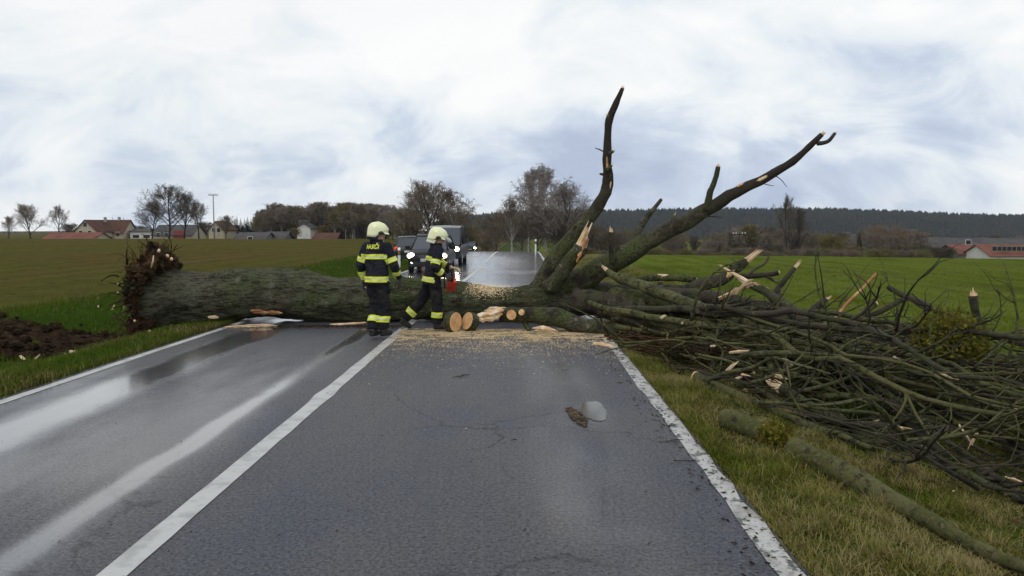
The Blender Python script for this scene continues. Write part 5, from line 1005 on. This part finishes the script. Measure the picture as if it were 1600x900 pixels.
def tree(name, px, D, top, kind, tm, cm, label, cat='tree', group=None, wide=1.0, leaf=None, rz=None, base=None):
    """a tree D metres away whose top stands where the photograph shows it; its foot on the ground"""
    p = at(px, top, D); z0 = h(p.x, D) if base is None else base; s = (p.z - z0) / TOPZ.get(kind, 10.3)
    o = empty(name, (p.x, D, z0), rz if rz is not None else random.uniform(0, 6.28), label, cat, group); o.scale = (s * wide, s * wide, s)
    T, C_ = PROTO[kind] if kind in PROTO else CON[random.randrange(3)]
    coloured('trunk', T, MATS[tm], o); coloured('crown', C_, MATS[cm], o)
    if leaf: coloured('leaves', crown_leaves(kind) if leaf[0] == 'sparse' else LEAFP[leaf[0]], lfm[leaf[1]], o)
    return o
random.seed(31)
# roadside trees beyond the cars
GL = 'bare roadside trees left of the road'
tree('bare_tree', 678, 118, 281, 'lime', 'trunk_far', 'twig_brown', 'broad bare tree standing left of the road behind the van', group=GL, wide=1.05)
tree('bare_tree', 650, 124, 299, 'oak', 'trunk_far', 'twig_grey', 'smaller bare tree at the left flank of the broad tree', group=GL, wide=.8)
tree('birch_tree', 713, 114, 294, 'birch', 'birch', 'twig_brown', 'leafy brownish birch at the right flank of the broad tree', group=GL, leaf=('sparse', 'brown'))
tree('bare_tree', 635, 128, 325, 'bush', 'trunk_far', 'twig_olive', 'low olive thicket tree under the broad bare tree', group=GL, wide=.9)
tree('bare_tree', 700, 122, 326, 'bush', 'trunk_far', 'twig_dark', 'dark thicket tree between the broad tree and the road', group=GL, wide=1.0)
tree('bare_tree', 730, 130, 348, 'bush', 'trunk_far', 'twig_olive', 'low thicket tree beside the distant headlights', group=GL, wide=1.0, leaf=('sparse', 'brown'))
GR = 'bare roadside trees right of the road'
tree('birch_tree', 853, 96, 254, 'birch', 'birch', 'twig_grey', 'tallest wispy grey birch right of the road', group=GR, wide=.95)
tree('birch_tree', 826, 99, 262, 'birch', 'birch', 'twig_grey', 'slim tall birch beside the wispy tallest one', group=GR, wide=.7)
tree('bare_tree', 878, 92, 283, 'ash', 'trunk_far', 'twig_grey', 'spreading bare grey tree by the upright limb of the fallen tree', group=GR, wide=1.05)
tree('bare_tree', 800, 104, 308, 'ash', 'birch', 'twig_brown', 'reddish bare tree with pale stem nearest the road crest', group=GR, wide=.9)
tree('bare_tree', 776, 112, 330, 'bush', 'trunk_far', 'twig_brown', 'low brown thicket at the bend of the road', group=GR)
tree('bare_tree', 840, 95, 318, 'bush', 'trunk_far', 'twig_dark', 'dark bushy undergrowth under the tall birches', group=GR, wide=.7)
tree('bare_tree', 905, 98, 320, 'oak', 'trunk_far', 'twig_dark', 'low dark bare tree behind the broken limb stub', group=GR, wide=.9)
tree('bare_tree', 815, 108, 338, 'bush', 'trunk_far', 'twig_dark', 'dark scrub at the foot of the reddish bare tree', group=GR, wide=.8)
tree('bare_tree', 878, 100, 342, 'bush', 'trunk_far', 'twig_brown', 'brown scrub at the foot of the spreading grey tree', group=GR, wide=1.1)
# village trees on the left
GV = 'bare trees of the village'
for px, D, top, k, w, lb in ((12, 210, 337, 'ash', 1, 'tiny bare tree at the edge of the brown field'), (45, 200, 318, 'lime', .95, 'round bare tree standing alone left of the houses'), (90, 200, 320, 'fork', .85, 'forked bare tree beside the red roofed house'), (262, 165, 287, 'oak', .95, 'tallest spreading bare tree of the village'), (236, 170, 314, 'lime', 1.0, 'bare tree leaning out left of the tallest village tree'), (286, 168, 300, 'ash', .9, 'dense bare tree right of the tallest village tree'), (309, 175, 315, 'fork', .95, 'bare tree with mistletoe balls near the utility pole'), (352, 190, 336, 'lime', .9, 'small bare tree behind the gabled house')):
    tree('bare_tree', px, D, top, k, 'trunk_far', 'twig_dark' if 230 < px < 300 else 'twig_brown', lb, group=GV, wide=w)
for px, top in ((176, 336), (185, 337), (193, 337)): tree('conifer', px, 215, top, 'con', 'trunk_far', 'needles', 'slim dark conifer behind the brown roofed house', group='slim conifers behind the house', wide=.55)
for px, top in ((108, 348), (204, 351), (222, 352), (318, 345), (304, 352)): tree('bare_tree', px, 220, top, 'bush', 'trunk_far', 'twig_dark', 'low dark bushy tree between the village houses', group='low bushes between the houses', wide=1.3)
# wood on the left: individual trees told apart by their trunks
def look(tm_, cm_, lf_):
    return {'twig_brown': 'brown', 'twig_olive': 'olive', 'twig_grey': 'grey', 'twig_dark': 'dark'}[cm_] + (' pale-stemmed' if tm_ == 'birch' else '') + {None: ' bare tree', 'brown': ' tree with some rusty leaves', 'green': ' tree with some green leaves'}[lf_ and lf_[1]]
GW = 'trees of the wood behind the brown field'; LW = 'slim bare tree of the wood behind the brown field'
prof = [(335, 345), (355, 341), (375, 335), (395, 331), (415, 325), (440, 318), (455, 322), (475, 324), (497, 316), (520, 322), (545, 318), (570, 320), (600, 321), (625, 326), (645, 330)]
for i in range(190):
    px = random.uniform(400, 655); D = random.uniform(150, 250) if px > 520 else random.uniform(190, 260); tp = interp(px, prof) + random.uniform(-3, 20); k = random.choice(('forest', 'forest', 'forest2'))
    tm_ = random.choice(('trunk_far', 'trunk_far', 'birch')); cm_ = random.choice(('twig_brown', 'twig_olive', 'twig_grey', 'twig_brown')); lf_ = random.choice((None, None, None, ('sparse', 'brown'), ('sparse', 'green')))
    tree('bare_tree', px, D, tp, k, tm_, cm_, look(tm_, cm_, lf_) + ' of the wood behind the brown field', group=GW, wide=random.uniform(.9, 1.3), leaf=lf_)
for i in range(34): tree('bush', random.uniform(395, 650), random.uniform(235, 262), random.uniform(352, 362), 'bush', 'trunk_far', 'twig_dark', 'dark undergrowth bush between the stems of the wood', 'bush', 'undergrowth of the wood', wide=1.5)
for i in range(46):
    px = random.uniform(335, 505); D = random.uniform(250, 330); tree('conifer', px, D, interp(px, prof) + random.uniform(-2, 12), 'con', 'trunk_far', 'needles', 'dark conifer of the wooded slope behind the village', group='conifers on the wooded slope', wide=random.uniform(.9, 1.4))
for px, D, top, lf_, w, lb in ((460, 150, 356, ('round', 'yellow'), 1.2, 'yellow-green bush between the sheds'), (506, 160, 352, ('round', 'orange'), 1.1, 'orange autumn bush behind the brown barn'), (540, 120, 376, ('round', 'brown'), 1.3, 'rusty scrub behind the standing firefighter')):
    tree('bush', px, D, top, 'bush', 'trunk_far', 'twig_olive', lb, 'bush', wide=w, leaf=lf_)
# hedge line and trees behind the green field
GH = 'bare trees along the far side of the green field'; LH = 'low brownish bare tree in the row behind the green field'
for i in range(120):
    px = random.uniform(905, 1640); D = random.uniform(125, 235); tp = 360 + 10 * noise.noise(Vector((px * .02, 0, 0))) + random.uniform(-10, 16) if px < 1450 else random.uniform(366, 384)
    if px > 1440: D = random.uniform(205, 260)
    cm_ = random.choice(('twig_brown', 'twig_olive', 'twig_dark', 'twig_dark', 'twig_grey')); lf_ = random.choice((None, None, None, ('sparse', 'brown'), ('sparse', 'green')))
    tree('bare_tree', px, D, tp, random.choice(('forest', 'forest2', 'bush', 'bush')), 'trunk_far', cm_, look('', cm_, lf_) + ' in the row behind the green field', group=GH, wide=random.uniform(.8, 1.3), leaf=lf_)
for i in range(44): tree('bush', random.uniform(900, 1445), random.uniform(98, 118), random.uniform(385, 396), 'bush', 'trunk_far', random.choice(('twig_brown', 'twig_olive')), 'low brown scrub at the far edge of the green field', 'bush', 'scrub at the far edge of the green field', wide=1.6)
tree('bare_tree', 1231, 150, 303, 'fork', 'trunk_far', 'twig_dark', 'tall dark bare tree with rounded top against the wooded ridge', group=GH, wide=.5)
tree('bare_tree', 1250, 152, 323, 'poplar', 'trunk_far', 'twig_dark', 'dark dense tree right beside the tall dark bare tree', group=GH, wide=.9)
tree('bush', 1300, 125, 364, 'bush', 'trunk_far', 'twig_olive', 'round yellow-green bush behind the green field', 'bush', wide=1.0, leaf=('round', 'yellow'))
tree('bush', 1336, 128, 384, 'bush', 'trunk_far', 'twig_olive', 'small orange bush beside the round yellow-green one', 'bush', wide=1.0, leaf=('round', 'orange'))
tree('conifer', 1343, 135, 360, 'con', 'trunk_far', 'needles', 'small dark conifer behind the green field', wide=1.0)
tree('bush', 930, 150, 362, 'bush', 'trunk_far', 'twig_brown', 'orange-brown bush seen past the upright limb', 'bush', wide=1.0, leaf=('round', 'orange'))
tree('bush', 975, 150, 364, 'bush', 'trunk_far', 'twig_brown', 'rusty brown bush behind the big slanting limb', 'bush', wide=1.0, leaf=('round', 'brown'))
tree('bush', 760, 135, 362, 'bush', 'trunk_far', 'twig_brown', 'orange bush beyond the road crest', 'bush', wide=1.0, leaf=('round', 'orange'))
for px in (1405, 1422, 1440, 1458, 1478): tree('bush', px, 118 + px % 7, 382 + px % 5, 'bush', 'trunk_far', 'twig_dark', 'dark green hedge bush before the farm buildings', 'bush', group='hedge before the farm', wide=1.2, leaf=('round', 'green'))
# wooded ridge
def ridge(name, x0, x1, y0, prof_, depth, n, hmin, hmax, m, label, seed):
    xs = xs_(x0, x1, 18); V = []; nr = 8; base = -11
    for j in range(nr):
        t = j / (nr - 1)
        for x in xs: V.append((x, y0 + depth * t, base + (interp(x, prof_) - base - hmax * .75) * sstep(0, 1, t)))
    nx = len(xs); Fc = [(j * nx + i, j * nx + i + 1, (j + 1) * nx + i + 1, (j + 1) * nx + i) for j in range(nr - 1) for i in range(nx - 1)]
    o = link(bpy.data.objects.new('hill', big_mesh('hill', V, Fc, [MATS['needles_far']], 4, smooth=True))); o['kind'] = 'structure'
    rng = np.random.default_rng(seed); A_ = []; B_ = []
    tpl = []; tf = []
    for t in range(3):
        r = (.34, .28, .18)[t]; z0 = (.08, .30, .55)[t]; z1 = (.60, .84, 1.0)[t]; q = len(tpl); tpl += [(r * math.cos(k * 1.047 + t * .5), r * math.sin(k * 1.047 + t * .5), z0) for k in range(6)] + [(0, 0, z1)]; tf += [(q + k, q + (k + 1) % 6, q + 6) for k in range(6)]
    tpl = np.array(tpl); tf = np.array(tf)
    for k in range(n):
        x = rng.uniform(x0, x1); t = rng.random() ** .8; z = base + (interp(x, prof_) - base - hmax * .75) * sstep(0, 1, t) - 1; H_ = rng.uniform(hmin, hmax) * (.8 if t > .95 else 1); A_.append(tpl * np.array([H_ * rng.uniform(.8, 1.4), H_ * rng.uniform(.8, 1.4), H_]) + np.array([x, y0 + depth * t, z])); B_.append(tf + k * len(tpl))
    o = link(bpy.data.objects.new('forest', big_mesh('forest', np.concatenate(A_), np.concatenate(B_), [MATS['needles_far']], 3))); tag(o, kind='stuff'); o['label'] = label
def px2x(px, D): return at(px, 400, D).x
def pz(py, D): return at(800, py, D).z
D0 = 1050
ridge('hill', px2x(690, D0), px2x(2100, D0), 800, [(px2x(p, D0), pz(y, D0)) for p, y in ((690, 338), (740, 333), (800, 328), (870, 325), (950, 326), (1050, 324), (1150, 323), (1290, 323), (1400, 327), (1500, 332), (1600, 334), (1800, 335), (2100, 336))], 280, 15000, 5, 10.5, 'needles_far', 'dark conifer forest covering the far ridge', 1)
ridge('hill', px2x(-500, 900), px2x(380, 900), 780, [(px2x(p, 900), pz(y, 900)) for p, y in ((-500, 368), (0, 366), (200, 363), (330, 355), (380, 350))], 160, 900, 8, 12, 'needles_far', 'low far woods behind the village', 2)
# ---------------------------------------------------------------- buildings
mat('wall_cream', (.45, .40, .30), .9, [((.36, .31, .22), .8, .5, .7)]); mat('wall_white', (.62, .61, .58), .9, [((.5, .49, .46), .8, .5, .7)]); mat('wall_grey', (.20, .19, .18), .9, [((.14, .13, .125), .8, .5, .7)])
mat('wall_shed', (.15, .15, .19), .8, [((.11, .11, .14), .6, .5, .7)]); mat('wall_barn', (.075, .045, .04), .9, [((.05, .03, .028), .9, .5, .7)]); mat('roof_brown', (.10, .05, .035), .85, [((.07, .035, .026), .6, .45, .65)], (9, .6, .05)); mat('roof_red', (.19, .078, .056), .85, [((.13, .055, .042), .5, .45, .65)], (9, .6, .05)); mat('roof_grey', (.085, .080, .080), .85, [((.06, .058, .06), .5, .45, .65)], (9, .6, .05)); mat('pane_dark', (.02, .022, .025), .12)
mat('door_red', (.28, .05, .03), .7); mat('concrete', (.32, .31, .29), .9, [((.24, .23, .21), 2, .5, .7)])
def house(name, px0, px1, D, eave, ridge_, depth, wm, rm, label, gable=False, wins=(), door=None, chim=False, base=None, cat='house', rz=0.0, over=.35):
    a, b_ = at(px0, eave, D), at(px1, eave, D); cx = (a.x + b_.x) / 2; w = abs(b_.x - a.x); z0 = (h(cx, D) if base is None else base) - .4; he = a.z - z0; hr_ = at(px0, ridge_, D).z - z0
    o = empty(name, (cx, D + depth / 2, z0), rz, label, cat); m_ = MB(); x, y = w / 2, depth / 2
    m_.add([(-x, -y, 0), (x, -y, 0), (x, y, 0), (-x, y, 0), (-x, -y, he), (x, -y, he), (x, y, he), (-x, y, he)], [(0, 1, 5, 4), (1, 2, 6, 5), (2, 3, 7, 6), (3, 0, 4, 7)])
    if gable: m_.add([(-x, -y, he), (x, -y, he), (0, -y, hr_)], [(0, 1, 2)]); m_.add([(-x, y, he), (x, y, he), (0, y, hr_)], [(0, 1, 2)])
    else: m_.add([(-x, -y, he), (-x, y, he), (-x, 0, hr_)], [(0, 1, 2)]); m_.add([(x, -y, he), (x, y, he), (x, 0, hr_)], [(0, 1, 2)])
    m_.build('wall', MATS[wm], o, fixn=False)
    t = .14; ov = over; R_ = MB(); run = x if gable else y; sl = (hr_ - he) / run
    for s in (-1, 1):
        e = s * (run + ov); ze = he - sl * ov; L0, L1 = (-(y if gable else x) - ov, (y if gable else x) + ov)
        pr = [(0, hr_ + .02), (e, ze + .02), (e, ze + t), (0, hr_ + t)]
        if gable: R_.loft([[V3((u, l, z)) for u, z in pr] for l in (L0, L1)])
        else: R_.loft([[V3((l, u, z)) for u, z in pr] for l in (L0, L1)])
    ro = R_.build('roof', MATS[rm], o)
    if chim: m_ = MB(); m_.box((x * .35, 0, hr_ + .25), (.55, .55, 1.3)); m_.build('chimney', MATS['concrete'], ro)
    for wx, wz, ww, wh in wins:
        f = MB(); f.box((wx * x, -y - .03, wz), (ww + .16, .08, wh + .16)); f.v = f.v; fo = f.build('window', MATS['wall_white'] if wm != 'wall_white' else MATS['wall_grey'], o); p = MB(); p.box((wx * x, -y - .075, wz), (ww, .04, wh)); p.build('pane', MATS['pane_dark'], fo)
    if door: wx, ww, wh, dm = door; f = MB(); f.box((wx * x, -y - .04, wh / 2 + .35), (ww, .1, wh)); f.build('door', MATS[dm], o)
    return o
house('house', 117, 150, 200, 361, 344, 16, 'wall_cream', 'roof_brown', 'cream house with steep brown roof at the edge of the field', gable=True, wins=((0, 4.0, .9, 1.1), (-.45, 1.9, .9, 1.1), (.4, 1.9, .9, 1.1)), chim=True)
house('house', 140, 192, 208, 364, 344, 8, 'wall_cream', 'roof_brown', 'long brown roofed wing of the cream house', wins=((-.4, 1.6, .9, 1.0), (.2, 1.6, .9, 1.0), (.7, 1.6, .9, 1.0)), chim=True)
house('shed', 68, 145, 175, 373.5, 364, 8, 'wall_cream', 'roof_red', 'low building with bright red roof before the cream house', base=-1.2)
house('shed', 203, 240, 210, 362, 358, 8, 'wall_white', 'roof_grey', 'long low white building between the village trees', wins=((-.5, 1.2, 1.6, .7), (.4, 1.2, 1.6, .7)), base=-1.2)
house('shed', 238, 300, 178, 367, 352, 8, 'wall_cream', 'roof_grey', 'grey roofed building with red gate behind the tallest village tree', door=(.35, 2.6, 1.9, 'door_red'), wins=((-.7, 1.3, .8, .9), (-.3, 1.3, .8, .9)))
house('house', 326, 349, 195, 358, 346, 9, 'wall_cream', 'roof_brown', 'small gabled house behind the utility pole', gable=True, wins=((-.3, 2.6, .8, 1), (.35, 2.6, .8, 1)))
house('shed', 366, 412, 140, 375, 364, 7, 'wall_shed', 'roof_grey', 'bluish grey shed with pitched roof at the end of the brown field', wins=((.1, 1.3, .8, .5),), base=-.9)
house('shed', 410, 442, 144, 376, 363, 7, 'wall_shed', 'roof_grey', 'second bluish shed touching the yellow-green bush', door=(-.5, 1.2, 1.6, 'pane_dark'), base=-.9)
house('house', 464, 485, 185, 356, 349, 9, 'wall_white', 'roof_grey', 'small white gabled house above the yellow-green bush', gable=True, wins=((-.4, 4.2, .9, .9), (.4, 4.2, .9, .9)))
house('barn', 487, 521, 138, 378, 365, 8, 'wall_barn', 'roof_brown', 'dark brown wooden barn before the wood', base=-.9, cat='barn')
house('barn', 1448, 1504, 160, 394, 372, 11, 'wall_grey', 'roof_grey', 'grey farm barn with wide roof behind the hedge', cat='barn')
house('barn', 1496, 1640, 172, 388, 373, 11, 'wall_grey', 'roof_grey', 'long grey roofed farm building behind the red roofed stable', cat='barn')
house('stable', 1500, 1560, 150, 397, 384, 9, 'wall_grey', 'roof_red', 'faded red roofed stable beside the white windowed wing', wins=((-.6, 4.3, .9, .8),), cat='stable')
house('stable', 1548, 1650, 142, 400, 384, 9, 'wall_white', 'roof_red', 'white stable wing with a row of dark windows under a red roof', wins=[(-.9 + .15 * i, 3.0, .7, .7) for i in range(12)], cat='stable')
# ---------------------------------------------------------------- poles and posts
mat('pole', (.30, .28, .25), .9, [((.2, .18, .16), 2, .5, .7)]); mat('post_white', (.75, .75, .74), .5); mat('porcelain', (.5, .48, .45), .3)
def pole(px, D, top, label, r=.14, pm='pole', im='porcelain'):
    p = at(px, top, D); z0 = h(p.x, D); H_ = p.z - z0; o = empty('utility_pole', (p.x, D, z0), 0, label, 'utility pole'); b = MB(); b.tube([V3((0, 0, -.5)), V3((0, 0, H_))], [r, r * .7], 10); b.build('shaft', MATS[pm], o, True)
    for z in (H_ - .25, ): b = MB(); b.box((0, 0, z), (1.9, .12, .14)); b.build('crossarm', MATS[pm], o)
    for x in (-.85, -.45, .45, .85): b = MB(); b.tube([V3((x, 0, H_ - .18)), V3((x, 0, H_ - .02)), V3((x, 0, H_ + .12))], [.05, .10, .05], 8); b.build('insulator', MATS[im], o, True)
pole(333, 160, 303, 'tall pale utility pole with crossarm beside the village'); pole(1155, 115, 364, 'short utility pole behind the green field', .10, 'trunk_far')
def post(x, D, label):
    z = h(x, D); o = empty('delineator_post', (x, D, z), 0, label, 'road post'); b = MB(); b.loft([[V3((-.06, -.05, -.1)), V3((.06, -.05, -.1)), V3((.06, .05, -.1)), V3((-.06, .05, -.1))], [V3((-.06, -.05, .92)), V3((.06, -.05, .92)), V3((.06, .05, 1.02)), V3((-.06, .05, 1.02))]]); b.build('shaft', MATS['post_white'], o)
    b = MB(); b.box((0, 0, .76), (.128, .112, .22)); bb = b.build('black_band', MATS['helmet_dark'], o); b = MB(); b.box((0, -.06, .76), (.04, .012, .14)); b.build('reflector', MATS['lamp_amber'], bb)
post(-6.0, 38.5, 'white road post with black band on the left verge beside the cars'); post(at(806, 380, 64).x + 1.6, 64, 'white road post on the right verge at the road crest')
# ---------------------------------------------------------------- damp air between here and the ridge
hz = MB(); hz.box((0, 560, 13), (3400, 1300, 50)); hz = hz.build('haze'); hz['kind'] = 'stuff'; hz['label'] = 'thin damp haze over the fields'
hm_ = bpy.data.materials.new('haze'); hm_.use_nodes = True; hn = hm_.node_tree; hn.nodes.clear()
pv = hn.nodes.new('ShaderNodeVolumePrincipled'); pv.inputs['Color'].default_value = (.80, .87, 1, 1); pv.inputs['Density'].default_value = .00012; ho = hn.nodes.new('ShaderNodeOutputMaterial'); hn.links.new(pv.outputs[0], ho.inputs['Volume'])
hz.data.materials.append(hm_)
